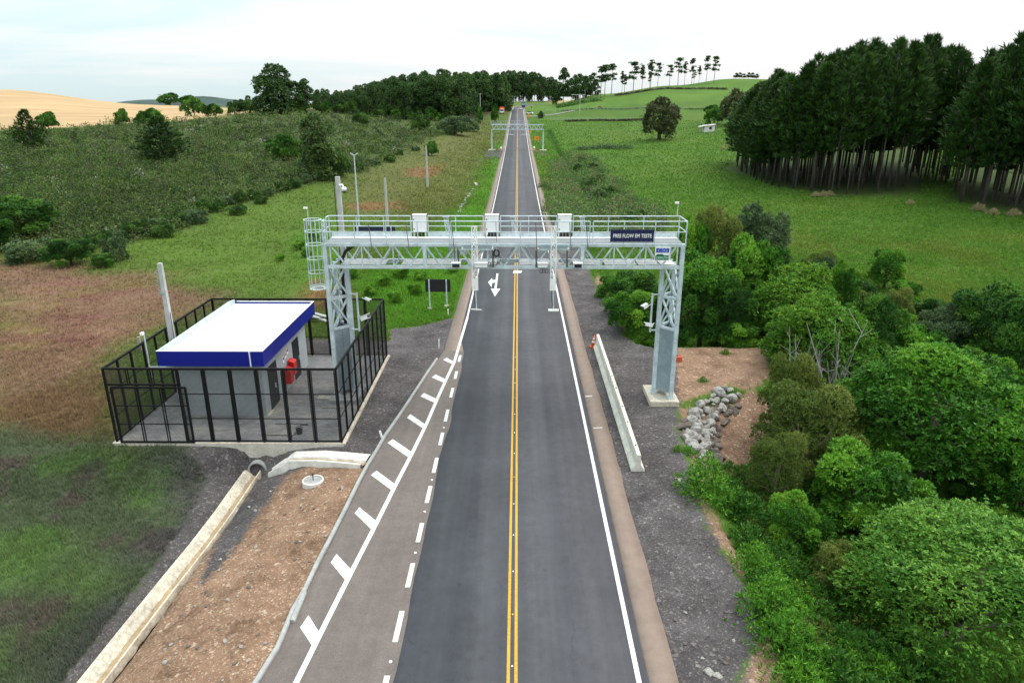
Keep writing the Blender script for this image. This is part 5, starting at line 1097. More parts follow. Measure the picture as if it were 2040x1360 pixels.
for k, (px, py, s, lab) in enumerate(((1402,985,1.9,'tall fresh green weed at the gravel edge below the rock pile'), (1530,1240,1.8,'bushy bright green shrub at the lower gravel edge'), (1500,1150,1.5,'bright green shrub at the middle of the gravel edge'), (1565,1310,1.7,'bright green shrub nearest the bottom of the gravel edge'), (1372,905,.6,'small green tuft among the lowest boulders'), (1350,898,.5,'small green tuft left of the rock pile'), (1430,1005,1.2,'green weed just below the rock pile'), (1215,610,1.2,'green weed at the gravel edge, far end'), (1262,675,1.3,'green weed at the foot of the trees left of the right leg'), (1445,705,.6,'small green tuft on the reddish dirt clearing'), (1400,760,.45,'tiny green tuft on the reddish dirt clearing'))):
    p = g(px, py); put_plant(('weed', k % 2) if s < 1 else 'tallweed', 'weed', 'weed', WK[k % 2] if s < 1 else weed(G_MID, .75, 1.35, 420, .13, .036), tuple(p), rr.uniform(0, 6), s if s < 1 else s*.72, lab)
# ---- left slope: trees that stand out
KIN['spine'] = (pine(9, 2.6, .04, 330, G_PINE, .6, .1), 2.6, 9.); KIN['gum'] = (euc(15, 3.6, 1500, leafmat('olive_gum_leaf', [(0., (.03, .065, .014)), (.5, (.07, .125, .028)), (1., (.13, .19, .045))], .2), .0, .6, .26, 34), 3.0, 15.)
KIN['dome'] = (broad(5., 8., 1300, 6, .55, .3, G_DEEP, BARK, 20, .1, base=-.1, low=-.8), 5., 8.); KIN['fbush'] = (broad(3., 4., 1100, 6, .34, .17, G_DULL, BARK, 14, .15, base=-.1, r0=.08, low=-.8), 3., 4.); KIN['gbush'] = (broad(3., 4., 700, 6, .42, .2, G_GREY, BARK, 14, .15, base=-.1, r0=.08, low=-.8), 3., 4.)
KIN['willow'] = (broad(5.8, 13., 3000, 6, .6, .16, leafmat('dusky_willow_leaf', [(0., (.035, .045, .016)), (.5, (.07, .085, .032)), (1., (.12, .14, .05))], .2), BARK, 36, .15, base=-.12, r0=.5, low=-.95, core=.8), 5.8, 13.)
def gtree(cx, base, top, wpx, kind, label, name='tree', cat='tree', group=None, Y=None, var=0):
    p = g(cx, base)
    if Y is not None or np.isnan(p[0]): q = onY(cx, base, Y); p = np.array([q[0], Y, float(H(q[0], Y))])
    h = onY(cx, top, p[1])[2]-p[2]; f, R, Ht = KIN[kind]; w = wpx/FPX*depth(p)
    return put_plant((kind, var), name, cat, f, (p[0], p[1], p[2]-.2), rr.uniform(0, 6.28), (w/2/R, w/2/R, h/Ht), label, group)
for a in [
 (325,322,234,88,'spine','bushy dark pine alone in the scrub on the left slope','pine_tree','pine'), (66,300,220,56,'spine','thin pine with gaps at the far left beside the wheat field','pine_tree','pine'),
 (97,258,219,44,'dome','small round tree behind the thin pine at far left'), (636,358,222,72,'gum','tall olive gum tree with pale trunk standing alone in the scrub'),
 (575,320,262,66,'dome','dark round bush left of the tall gum tree'), (548,305,275,48,'dome','dark low bush left of the round bush by the gum tree'),
 (48,478,385,150,'deep','large dark green shrub at the left picture edge','shrub','shrub'), (-20,500,420,120,'deep','dark shrub cut by the left picture edge','shrub','shrub'), (142,528,468,95,'deep','rounded green shrub at the scrub edge by the reddish grass','shrub','shrub'),
 (232,520,462,50,'gbush','grey-green leggy shrub at the scrub edge by the reddish grass','shrub','shrub'), (60,520,470,90,'gbush','pale grey-green shrub below the large dark shrub','shrub','shrub'), (205,532,500,50,'deep','small green shrub right of the rounded shrub','shrub','shrub'),
 (668,352,290,60,'fbush','green bush at the foot of the tall gum tree','shrub','shrub'), (312,250,212,36,'dome','dark round tree behind the lone bushy pine'), (288,252,218,34,'dome','small dark tree on the scrub skyline left of the round one'), (245,250,213,30,'dome','rounded tree on the scrub skyline beside the wheat field'),
 (1313,279,195,80,'willow','lone dusky tree standing in the green pasture'), (1422,248,206,46,'dome','dark round tree behind the small white hut'), (1462,252,178,60,'willow','dusky tree at the left end of the pine plantation'),
 (835,262,222,40,'fbush','round green shrub near the forest foot, left of the wheat glimpse','shrub','shrub'), (720,250,220,36,'fbush','round green shrub in front of the forest, left part','shrub','shrub'), (905,268,226,80,'gbush','wide grey-green thicket left of the far gantry','shrub','shrub'), (935,262,232,50,'gbush','grey-green thicket beside the road left of the far gantry','shrub','shrub'), (895,240,204,36,'fbush','bright green round tree at the forest foot','tree','tree'), (598,226,198,34,'fbush','pale rounded shrub below the big eucalyptus','shrub','shrub'), (860,310,278,30,'dome','dark small shrub at the edge of the reddish grass','shrub','shrub'),
 (1077,236,221,14,'spine','small palm-like dark shrub beside the side road','shrub','shrub')]: gtree(*a)
for i, (px, py, s) in enumerate(((598,498,.5),(622,480,.55),(612,512,.45),(700,556,.5),(765,572,.55),(800,556,.6),(826,588,.5),(786,604,.5),(742,590,.45),(840,560,.45),(905,545,.4),(690,500,.4),(560,520,.35))):
    p = g(px, py); f, R, Ht = KIN['small']; put_plant(('small', 0), 'shrub', 'shrub', f, (p[0], p[1], p[2]-.05), rr.uniform(0, 6), (s, s, s*.8), 'low leafy green shrub on the verge seen beneath the gantry left half', 'verge shrubs under the gantry')
# distinct edge bushes
EB = [(640,360),(612,366),(585,374),(560,382),(532,388),(505,396),(478,404),(452,410),(430,420),(405,428),(382,436),(356,446),(335,452),(310,460),(290,468),(262,474),(240,482),(215,486),(180,492),(110,508),(85,512),(30,515),(668,352),(690,345),(715,340),(745,330),(775,322),(800,312),(825,300),(520,410),(470,425),(395,445),(325,470),(165,505)]
for i, (px, py) in enumerate(EB):
    k = 'gbush' if i % 3 == 1 else 'fbush'; s_ = rr.uniform(.7, 1.2); p = g(px+rr.uniform(-5, 5), py+rr.uniform(-4, 4)); f, R, Ht = KIN[k]
    put_plant((k, 0), 'shrub', 'shrub', f, (p[0], p[1], p[2]-.1), rr.uniform(0, 6.28), (rr.uniform(.32, .55),)*2+(rr.uniform(.32, .5),), 'low grey-green shrub along the lower edge of the scrub' if k == 'gbush' else 'low green shrub along the lower edge of the scrub', 'grey-green edge shrubs' if k == 'gbush' else 'green edge shrubs')
# ---- eucalyptus wood on the left, skyline by skyline
SKY = [(500,172),(520,160),(600,168),(640,176),(690,168),(720,160),(760,148),(800,143),(870,132),(905,140),(960,136),(1000,138),(1040,142),(1075,145),(1098,152)]
skx = [s[0] for s in SKY]; sky_ = [s[1] for s in SKY]
KIN['eu0'] = (euc(22, 6.5, 1500, base=.1, nl=24), 6.5, 22.); KIN['eu1'] = (euc(22, 5.4, 1300, base=.2, nl=20), 5.4, 22.); KIN['eu2'] = (euc(22, 7.5, 1800, base=.04, nl=28), 7.5, 22.); KIN['eub'] = (euc(19, 9.5, 3400, base=.0, nl=40), 9.5, 19.)
gtree(556, 226, 130, 112, 'eub', 'huge rounded eucalyptus towering at the left end of the wood', 'eucalyptus_tree', 'eucalyptus', Y=292)
gtree(610, 226, 158, 46, 'eu0', 'slimmer eucalyptus touching the right side of the huge rounded one', 'eucalyptus_tree', 'eucalyptus', Y=296)
for i, (px, top, w) in enumerate(((1106,160,26),(1138,156,26),(1146,150,24),(1156,150,24),(1166,154,26),(1176,150,22),(1186,158,22),(1110,172,24),(1150,172,26),(1172,174,26))):
    gtree(px, 192, top, w, 'eu%d' % (i % 2), 'dark tree in the row behind the far bend of the road', 'tree', 'tree', 'trees behind the far bend', Y=548+rr.uniform(-12, 25))
gtree(1122, 192, 136, 36, 'eu1', 'separate tall tree right of the wood where the road bends', 'tree', 'tree', Y=520)
n = 0
for row, (Y0, dY) in enumerate(((322, 5), (338, 6), (356, 8), (380, 8), (405, 8), (430, 8))):
    px = 628+rr.uniform(-6, 6)
    while px < 1098:
        Y = Y0+rr.uniform(-dY, dY)+max(0, px-930)*.35
        if px > 935 and Y < 408+(px-935)*.3: Y = 408+(px-935)*.3+rr.uniform(0, 30)
        x = onY(px, 200, Y)[0]
        if x > -9 and Y < 575: px += 12; continue
        z = float(H(x, Y)); ysk = np.interp(px, skx, sky_); zt = onY(px, ysk+abs(rr.normal(0, 9))+(9-2*row if row < 4 else 0), Y)[2]; h = min(zt-z, 27)*rr.uniform(.92, 1.0); k = 'eu%d' % rr.choice(3, p=[.45, .3, .25]); f, R, Ht = KIN[k]; s = h/Ht
        put_plant((k, 0), 'eucalyptus_tree', 'eucalyptus', f, (x, Y, z-.2), rr.uniform(0, 6.28), (s*rr.uniform(.85, 1.15),)*2+(s,), 'tall dark eucalyptus standing in the wood left of the far road', 'eucalyptus trees of the far wood'); n += 1; px += rr.uniform(15, 25)
for px, base, top, w in ((650,228,200,24),(676,228,204,26),(700,228,198,28),(760,238,214,30),(790,236,212,28),(815,240,218,24),(858,236,210,26),(640,222,205,20),(745,236,222,22),(875,242,222,22),(955,222,206,16),(985,220,204,16),(430,224,204,30),(468,224,200,34),(500,224,192,40),(412,226,208,24)):
    gtree(px, base, top, w, 'dome' if px % 4 else 'fbush', 'low dark bush along the foot of the far wood', 'shrub', 'shrub', 'bushes at the wood foot', Y=300 if px < 660 else 318)
gtree(337, 210, 183, 46, 'dome', 'dark dome-shaped tree beyond the wheat field on the skyline', Y=640); gtree(386, 224, 187, 52, 'dome', 'dark round tree on the skyline right of the wheat field', Y=330); 
for i in range(15):
    px = 1012+i*6+rr.uniform(-2, 2); Y = 652+rr.uniform(0, 35); x = onY(px, 200, Y)[0]; z = float(H(x, Y)); h = onY(px, np.interp(px, skx, sky_)+rr.uniform(0, 8), Y)[2]-z; k = 'eu%d' % (i % 2); f, R, Ht = KIN[k]
    put_plant((k, 0), 'eucalyptus_tree', 'eucalyptus', f, (x, Y, z-.2), rr.uniform(0, 6.28), (h/Ht*.95,)*2+(h/Ht,), 'tall dark eucalyptus standing in the wood left of the far road', 'eucalyptus trees of the far wood')
for i in range(46):
    t = rr.random(); px, py = (1135+t*130+rr.uniform(-14, 40), 330+t*140+rr.uniform(-10, 10)); p = g(px, py)
    if p[0] < 8: continue
    k = 'fbush' if i % 3 else 'gbush'; s = rr.uniform(.2, .42); put_plant((k, 0), 'shrub', 'shrub', KIN[k][0], (p[0], p[1], p[2]-.1), rr.uniform(0, 6), (s, s, s*rr.uniform(.9, 1.3)), ('green' if i % 3 else 'grey-green')+' shrub in the rank growth along the ditch right of the road', ('green' if i % 3 else 'grey-green')+' ditch shrubs')
# ---- tall thin trees on the hill crest
def tallp(root, rng):
    Ht = 26; mb = MB(); mb.tube([(0, 0, -.5), (rng.normal(0, .3), 0, 13), (0, .2, 25.5)], [.24, .18, .06], 6); P = []; D = []
    z0_ = rng.uniform(.34, .55)
    for q in range(int(rng.integers(9, 15))):
        u = rng.random()**.9; zc_ = Ht*(z0_+(1-z0_)*u); a = rng.uniform(0, 6.28); Rc = 3.4*(1.05-u)**.6*rng.uniform(.25, 1.)
        c = np.array([Rc*math.cos(a), Rc*math.sin(a), zc_]); mb.tube([(0, 0, zc_-.8), tuple(c)], [.07, .03], 4, False); s_ = rng.uniform(.9, 1.9)
        for j in range(14):
            o_ = rng.normal(0, .5, 3)*[s_, s_, s_*.45]; P.append(c+o_); D.append(unit(o_+np.array([0, 0, .6])))
    P = np.array(P); V, F = rosettes(rng, P, np.array(D), 9, 1.15, .42, 1.1, .1); npmesh('crown', V, F, G_EUC, root, tint=np.clip(rng.normal(.55, .18, len(F)), 0, 1)); mb.build('trunk', BARKG, root)
for px, top, base in ((1150,148,190),(1163,152,190),(1178,146,188),(1195,133,187),(1207,130,186),(1219,128,186),(1240,143,185),(1258,124,184),(1276,131,182),(1297,121,182),(1312,126,180),(1330,130,178),(1347,116,178),(1366,124,176),(1378,117,174),(1388,132,172),(1409,112,171),(1424,113,172),(1168,158,190),(1248,150,184),(1290,145,182),(1385,140,174)):
    Y = {True: 560, False: 520}[px > 1300]+rr.uniform(-14, 14); px += rr.uniform(-4, 4); q = onY(px, base, Y); z = float(H(q[0], Y)); h = onY(px, top, Y)[2]-z
    put_plant(('tallp', int(rr.integers(0, 3))), 'tall_tree', 'tree', tallp, (q[0], Y, z), rr.uniform(0, 6), (h/26*rr.uniform(1.0, 1.6),)*2+(h/26,), 'tall thin tree with bare lower trunk on the grassy hill crest', 'tall trees on the hill crest')
for i, px in enumerate((1466,1474,1482,1491,1499,1507)):
    gtree(px, 156, 144+rr.uniform(0, 3), 12, 'eu1', 'small distant tree on the bare hilltop left of the plantation', 'tree', 'tree', 'distant hilltop trees', Y=615)
# ---- pine plantation on the right
PSKY = [(1440,195),(1480,178),(1520,152),(1560,146),(1600,122),(1640,108),(1680,96),(1740,90),(1780,82),(1840,92),(1870,108),(1890,118),(1905,112),(1925,96),(1960,84),(2000,78),(2040,64),(2200,50)]
KIN['p0'] = (pine(22, 3.1, .33, 190, tl=1.05, tw=.15), 3.1, 22.); KIN['p1'] = (pine(22, 2.8, .38, 175, tl=1.05, tw=.15), 2.9, 22.); KIN['p2'] = (pine(22, 3.4, .24, 205, tl=1.05, tw=.15), 3.4, 22.); KIN['p3'] = (pine(22, 2.7, .44, 165, tl=1.05, tw=.15), 2.8, 22.)
def prow(P0, P1, n, back, rows, nm, sky=True):
    A, B = g(*P0), g(*P1)
    for r in range(rows):
        for i in range(n):
            t = (i+.5*(r % 2)+rr.uniform(-.22, .22))/(n-1); p = A+(B-A)*t; x = p[0]+back[0]*r+rr.uniform(-.6, .6); y = p[1]+back[1]*r+rr.uniform(-.6, .6); z = float(H(x, y))
            q = np.array([x, y, z])-CAM; px = 1020+FPX*(q@RV)/(q@FV)
            zt = onY(px, np.interp(px, [s[0] for s in PSKY], [s[1] for s in PSKY]), y)[2]; hh = zt-z
            if r == 0 and rr.random() < .2: continue
            h = np.clip(hh-abs(rr.normal(0, 2.2))+.6, 9, 29)*rr.uniform(.90, 1.03); k = 'p%d' % (rr.choice(4, p=[.3, .3, .1, .3]) if r > 0 else rr.choice(4, p=[.25, .25, .35, .15])); f, R, Ht = KIN[k]
            put_plant((k, 0), 'pine_tree', 'pine', f, (x, y, z-.2), rr.uniform(0, 6.28), (rr.uniform(.85, 1.2),)*2+(h/Ht,), 'tall dark pine standing in the dense plantation beyond the pasture', 'pines of the plantation')
prow((1488,354), (1560,374), 6, (1.0, 4.6), 8, 'a'); prow((1575,376), (1652,387), 6, (1.0, 4.8), 8, 'a'); prow((1665,388), (1805,380), 8, (1.2, 4.8), 8, 'a'); prow((1908,402), (2060,430), 8, (2.2, 4.6), 7, 'b'); prow((2090,432), (2250,450), 6, (2.2, 4.2), 6, 'b')
prow((1815,362), (1895,372), 5, (2.0, 4.4), 7, 'c')
# pale dry grass clumps in the pasture
DRY = leafmat('dry_straw', [(0., (.22, .18, .08)), (.5, (.34, .29, .15)), (1., (.46, .40, .24))])
for px, py, s in ((1455,292,1.2),(1470,297,1.3),(1440,298,1.),(1485,300,1.1),(1498,306,1.2),(1625,392,.9),(1640,392,1.),(1652,390,.9),(1948,420,1.2),(1978,428,1.),(2018,430,1.1),(1812,407,.8)):
    p = g(px, py); put_plant('dry', 'dry_grass_clump', 'dry grass', weed(DRY, .9, .9, 120, .5, .06), tuple(p), rr.uniform(0, 6), (s*.7, s*.7, s*.9), 'pale dry grass clump at the foot of the pine plantation', 'pale dry grass clumps')
# ------------------------------------------------------------------ stuff: scrub cover, grass
def scatter_px(n, box, rng):
    px = rng.uniform(box[0], box[1], n); py = rng.uniform(box[2], box[3], n); P = G(px, py); ok = ~np.isnan(P[:, 0]); return P[ok]
rng = np.random.default_rng(99)
P = scatter_px(11000, (-250, 1000, 222, 512), rng); sd = sdpoly(P[:, 0], P[:, 1], SCRUB)+2.5*fbm(P[:, 0], P[:, 1], 6, 4); P = P[(sd > -1) & (P[:, 1] < 330)]
if True:
    n = len(P); k = 44; R = (rng.uniform(.5, 1.8, n)*(1+.5*np.clip(fbm(P[:, 0], P[:, 1], 9, 12), -1, 1)))*np.interp(P[:, 1], [60, 250], [.85, 1.25]); hh = R*rng.uniform(.8, 1.5, n)
    d = unit(rng.normal(size=(n, k, 3))); d[..., 2] = np.abs(d[..., 2]); Q = P[:, None, :]+d*np.stack([R, R, hh], -1)[:, None, :]*rng.uniform(.55, 1.05, (n, k, 1)); Q = Q.reshape(-1, 3); d_ = d.reshape(-1, 3); Dn = unit(np.cross(d_, unit(rng.normal(size=Q.shape)))+d_*.35+rng.normal(0, .2, Q.shape)); S = unit(np.cross(Dn, d_+rng.normal(0, .35, Q.shape)))
    Ls = np.repeat(np.interp(P[:, 1], [60, 130, 300], [.26, .36, .6]), k)*rng.uniform(.7, 1.3, n*k); V, F = leaves(rng, Q, Dn, S, Ls, Ls*.5)
    base = np.array([[.042, .082, .018], [.07, .115, .024], [.07, .082, .038], [.026, .055, .014], [.105, .155, .04]])[rng.choice(5, n, p=[.3, .25, .18, .12, .15])]; base = base*(1+.35*np.clip(fbm(P[:, 0], P[:, 1], 14, 31), -1, 1))[:, None]
    fl = rng.random(n) < .004; base[fl] = [.30, .29, .24]; c = np.repeat(base, k, 0)*rng.uniform(.7, 1.35, (n*k, 1)); o = npmesh('scrub_cover', V, F, colmat('scrub_leaf'), col=np.clip(c, 0, 1)); tag(o, 'dense olive scrub covering the left hillside', None, None, 'stuff')
P = scatter_px(5200, (1060, 1330, 285, 490), rng); sd = sdpoly(P[:, 0], P[:, 1], MARSH)+3*fbm(P[:, 0], P[:, 1], 5, 14); P = P[sd > 0]; n = len(P); k = 30
R = rng.uniform(.45, 1.35, n); d = unit(rng.normal(size=(n, k, 3))); d[..., 2] = np.abs(d[..., 2]); Q = (P[:, None, :]+d*np.stack([R, R, R*1.4], -1)[:, None, :]*rng.uniform(.5, 1.05, (n, k, 1))).reshape(-1, 3); d_ = d.reshape(-1, 3); Dn = unit(np.cross(d_, unit(rng.normal(size=Q.shape)))+d_*.5+rng.normal(0, .2, Q.shape)); S = unit(np.cross(Dn, d_+rng.normal(0, .35, Q.shape)))
Ls = rng.uniform(.22, .42, n*k); V, F = leaves(rng, Q, Dn, S, Ls, Ls*.45); base = np.array([[.07, .15, .03], [.11, .20, .045], [.17, .13, .085], [.08, .13, .06], [.16, .21, .07]])[rng.choice(5, n, p=[.35, .25, .15, .15, .1])]
o = npmesh('marsh_weeds', V, F, colmat('scrub_leaf'), col=np.clip(np.repeat(base, k, 0)*rng.uniform(.7, 1.3, (n*k, 1)), 0, 1)); tag(o, 'rank green and brown weeds along the ditch right of the road', None, None, 'stuff')
YF = gp([(1068,300),(1100,330),(1135,395),(1165,450),(1110,450),(1085,380)])
def grassfield(name, label, n, box, keep, hfun, kb=4, dens=None):
    P = scatter_px(n, box, rng); x, y = P[:, 0], P[:, 1]
    ok = keep(x, y) & (y < 420) & (np.abs(x-xroad(y)) > 4.75) & (sdmax(x, y, GRAVS) < .1-.25*rng.random(len(x))) & (sdmax(x, y, DIRTS) < .15-.6*rng.random(len(x))*(1-.0)) & ~((x > -18.45) & (x < -7.6) & (y > 28.2) & (y < 40.2)) & ~((x < 0) & (y < 41) & (x > kerbx(y)-.4))
    P = P[ok]; x, y = P[:, 0], P[:, 1]; n = len(P); rgb = ground_rgb(x, y)*1.22; rgb *= rng.uniform(.85, 1.3, (n, 1)); rgb[:, 1] *= rng.uniform(.95, 1.15, n); h = hfun(x, y)*rng.uniform(.6, 1.4, n)
    if name == 'verge_grass':
        f = (rng.random(n) < .10) & (sdpoly(x, y, YF) > -1.5); rgb[f] = [.50, .33, .02]
    c = (P-CAM) @ FV; w = np.clip(.0006*c, .016, .13)
    a = rng.uniform(0, 6.28, (n, kb)); B = P[:, None, :]+np.stack([np.cos(a), np.sin(a), np.zeros_like(a)], -1)*(h*.35)[:, None, None]*rng.random((n, kb, 1)); D = np.stack([np.cos(a)*.55, np.sin(a)*.55, np.ones_like(a)], -1)+rng.normal(0, .22, (n, kb, 3)); D = unit(D)
    S = np.stack([-np.sin(a), np.cos(a), np.zeros_like(a)], -1); hh = h[:, None, None]*rng.uniform(.6, 1.2, (n, kb, 1)); ww = w[:, None, None]
    V = np.stack([B-S*ww-[0, 0, .03], B+S*ww-[0, 0, .03], B+D*hh], 2).reshape(-1, 3); F = np.arange(len(V)).reshape(-1, 3)
    o = npmesh(name, V, F, colmat('grass_blade', .35), col=np.clip(np.repeat(rgb, kb, 0)*rng.uniform(.85, 1.2, (n*kb, 1)), 0, 1)); return tag(o, label, None, None, 'stuff')
notscrub = lambda x, y: (sdpoly(x, y, SCRUB) < 0)
forest = lambda x, y: (sdmax(x, y, [PINEF1, PINEF2]) < 0) & (sdpoly(x, y, WHEAT) < 0)
grassfield('pasture_grass', 'green and olive pasture grass right of the road', 150000, (1060, 2350, 240, 700), lambda x, y: (x > 4) & forest(x, y), lambda x, y: np.interp(y, [40, 120, 300], [.26, .28, .4]))
grassfield('verge_grass', 'bright green verge grass beside the road beyond the gantry', 52000, (640, 1200, 240, 680), lambda x, y: (np.abs(x) < 11+9*rng.random(len(x))) & (y > 40) & notscrub(x, y), lambda x, y: np.interp(y, [40, 200], [.3, .45]))
grassfield('rough_grass', 'reddish and purplish rough grass on the left bank', 120000, (-260, 980, 255, 1400), lambda x, y: (x < -4.7) & notscrub(x, y) & ~((x > -13) & (y < 28.4)), lambda x, y: np.where(y < 29, .2, .24)*np.interp(y, [10, 60, 250], [1, 1.1, 1.4]))
grassfield('bank_grass', 'low green growth on the embankment under the trees', 24000, (1380, 2150, 560, 1420), lambda x, y: (x > 7) & (y < 75), lambda x, y: .34+0*x)
SKYZ, SKYH, EXPO = 15., 7.0, .38
# ------------------------------------------------------------------ far gantry
FYa = 209.; zf = float(zroad(FYa)); xl_, xr_ = onY(980, 290, FYa)[0], onY(1082, 290, FYa)[0]; zc0, zc1 = onY(1030, 258, FYa)[2], onY(1030, 248.5, FYa)[2]; zr_ = onY(1030, 241.5, FYa)[2]
fg = thing('far_gantry', 'smaller pale lattice gantry spanning the road in the distance', 'gantry', (0, FYa, zf))
for x in (xl_, xr_):
    zb = float(H(x, FYa)); L = MB().bar((x, FYa, zb+.25), (x, FYa, zc0), .34).build('leg', STEEL, fg); MB().span(x-1.0, x+1.0, FYa-1.2, FYa+1.2, zb-.8, zb+.28).build('plinth', CREAM, fg)
for z in (zc0, zc1):
    for y in (FYa-.5, FYa+.5): MB().bar((xl_-.2, y, z), (xr_+.2, y, z), .2).build('chord', STEEL, fg)
for i in range(11):
    a, b_ = xl_+(xr_-xl_)*i/11, xl_+(xr_-xl_)*(i+1)/11; m_ = (a+b_)/2
    for y in (FYa-.5, FYa+.5): MB().bar((a, y, zc1), (m_, y, zc0), .13).build('brace', STEEL, fg); MB().bar((m_, y, zc0), (b_, y, zc1), .13).build('brace', STEEL, fg)
MB().span(xl_-.2, xr_*.45, FYa-.38, FYa+.38, zc1+.105, zc1+.15).build('walkway', STEEL, fg)
hr = MB().bar((xl_-.3, FYa-.5, zr_), (xr_*.45, FYa-.5, zr_), .08).build('handrail', STEEL, fg); MB().bar((xl_-.3, FYa-.5, zr_-.55), (xr_*.45, FYa-.5, zr_-.55), .07).build('mid_rail', STEEL, hr)
for i in range(9): x = xl_-.3+(xr_*.45-xl_+.3)*i/8; MB().bar((x, FYa-.5, zc1), (x, FYa-.5, zr_), .07).build('baluster', STEEL, hr)
for d in (-2., 2.2):
    MB().bar((d, FYa-.8, zc0-.1), (d, FYa-.8, zc0-1.3), .1).build('hanger', STEEL, fg); MB().span(d-1.2, d+1.2, FYa-1.0, FYa-.6, zc0-1.42, zc0-1.32).build('antenna', WHITE, fg)
# gravel pads beside the far gantry
for s, pts in ((-1, [(968,300),(1003,296),(998,314),(966,318)]), (1, [(1063,297),(1090,300),(1096,312),(1066,310)])):
    P = gp(pts); mb = MB(); mb.add([(x, y, float(H(x, y))+.05) for x, y in P], [(0, 1, 2, 3)] if s > 0 else [(3, 2, 1, 0)]); tag(mb.build('gravel_pad', smat('dark_gravel', (.06, .056, .058), .95, 0, .3, 6., .5), None, (P[0][0], P[0][1], 0)), kind='structure')
def barrel(px, py, label):
    p = g(px, py); t_ = thing('channelling_drum', label, 'traffic drum', tuple(p), 'drums by the far gantry'); MB().lathe(tuple(p), [(.34, 0), (.32, .35), (.24, 1.0), (.20, 1.15)], 12).build('body', WHITE, t_, smooth=True); MB().lathe(tuple(p), [(.345, .3), (.305, .62)], 12, False).build('orange_band', ORANGE, t_)
barrel(998, 301, 'white drum on the gravel left of the far gantry road'); barrel(1064, 300, 'white and orange drum on the gravel right of the far gantry road')
def osign(px, base, top, wpx, diamond, label):
    p = g(px, base); t_ = thing('road_sign', label, 'road sign', tuple(p)); c = depth(p); w = wpx/FPX*c; zt = onY(px, top, p[1])[2]; h = zt-p[2]
    if diamond: MB().bar(tuple(p), (p[0], p[1], zt-w*.7), .1).build('post', STEEL, t_); M = Matrix.Rotation(math.pi/4, 3, 'Y'); MB().box((p[0], p[1]-.06, zt-w*.7), (w, .04, w), M).build('board', ORANGES, t_)
    else:
        for s in (-.36, .36): MB().bar((p[0]+s*w, p[1], p[2]), (p[0]+s*w, p[1], zt), .1).build('post', STEEL, t_)
        MB().span(p[0]-w/2, p[0]+w/2, p[1]-.1, p[1]-.06, zt-h*.55, zt).build('board', ORANGES, t_); MB().add([(p[0]-w*.12, p[1]-.105, zt-h*.4), (p[0]+w*.2, p[1]-.105, zt-h*.4), (p[0]+w*.2, p[1]-.105, zt-h*.2), (p[0]-w*.12, p[1]-.105, zt-h*.2)], [(0, 1, 2, 3)]).build('symbol', smat('dark_orange_ink', (.5, .10, .01), .5), t_)
osign(1069, 285, 272, 9, False, 'orange roadwork board on two posts right of the far road'); osign(1053, 235, 227, 4.5, True, 'orange diamond roadwork sign beyond the far gantry'); osign(1057, 266, 260, 3, True, 'small orange sign beside the far gantry right shoulder')
for k in range(26):
    y = 213+k*5.2; z = float(zroad(y)); t_ = thing('road_cone', 'orange and white tube cone on the yellow line beyond the far gantry', 'traffic cone', (.0, y, z), 'tube cones on the far centre line')
    MB().lathe((0, y, z), [(.22, 0), (.22, .04), (.1, .05), (.08, .85)], 8).build('body', ORANGE, t_); MB().lathe((0, y, z), [(.1, .35), (.095, .6)], 8, False).build('white_band', WHITE, t_)
# ------------------------------------------------------------------ vehicles far up the road
def car(loc, rz, paint, label, L=4.2, W=1.75, Hh=1.45):
    t_ = thing('parked_car', label, 'car', loc); x, y, z = loc
    def P(prof, half): n = len(prof); return [(x-half, y+a, z+b) for a, b in prof]+[(x+half, y+a, z+b) for a, b in prof], [tuple(range(n)), tuple(range(2*n-1, n-1, -1))]+[(i, n+i, n+(i+1) % n, (i+1) % n) for i in range(n)]
    MB().add(*P([(-L/2, .3), (L/2, .3), (L/2, .72), (L/2-.9, .88), (-L/2+.1, .9)], W/2)).build('body', paint, t_, bevel=.06)
    MB().add(*P([(-L/2+.35, .88), (L/2-1.2, .88), (L/2-1.8, Hh), (-L/2+.8, Hh)], W/2-.12)).build('cabin', GLASS, t_, bevel=.04); MB().span(x-W/2+.13, x+W/2-.13, y-L/2+.8, y+L/2-1.8, z+Hh, z+Hh+.03).build('roof', paint, t_)
    for a in (-L/2+.75, L/2-.8):
        for s in (-1, 1): M_ = MB(); M_.tube([(x+s*(W/2-.18), y+a, z+.32), (x+s*(W/2+.02), y+a, z+.32)], .32, 12); M_.build('wheel', TYRE, t_)
    t_.rotation_euler = (0, 0, rz); return t_
CARW = smat('white_car_paint', (.75, .75, .76), .25, 0, .02)
TBLUE = smat('blue_truck_paint', (.02, .045, .12), .3, 0, .05)
zR = lambda y: float(zroad(y))
car((2.3, 462, zR(462)), 0, CARW, 'white car driving on the far bend behind the blue truck')
q = onY(1054.5, 224, 395); car((q[0], 395, float(H(q[0], 395))+.1), 1.2, CARW, 'white car parked at the side road near the orange diamond sign')
y0 = 492; x0 = float(xroad(y0))+3.2; z0 = zR(y0); t_ = thing('truck', 'dark blue truck on the far bend of the road', 'truck', (x0, y0, z0))
MB().span(x0-1.25, x0+1.25, y0-3.4, y0+2.2, z0+.9, z0+3.5).build('cargo_box', TBLUE, t_, bevel=.05); MB().span(x0-1.2, x0+1.2, y0+2.3, y0+4.2, z0+.6, z0+2.9).build('cab', TBLUE, t_, bevel=.12); MB().span(x0-1.1, x0+1.1, y0+4.2, y0+4.24, z0+1.7, z0+2.6).build('windscreen', GLASS, t_); MB().span(x0-1.1, x0+1.1, y0-3.45, y0-3.41, z0+1.8, z0+3.2).build('rear_door', smat('pale_blue_panel', (.25, .35, .5), .4), t_)
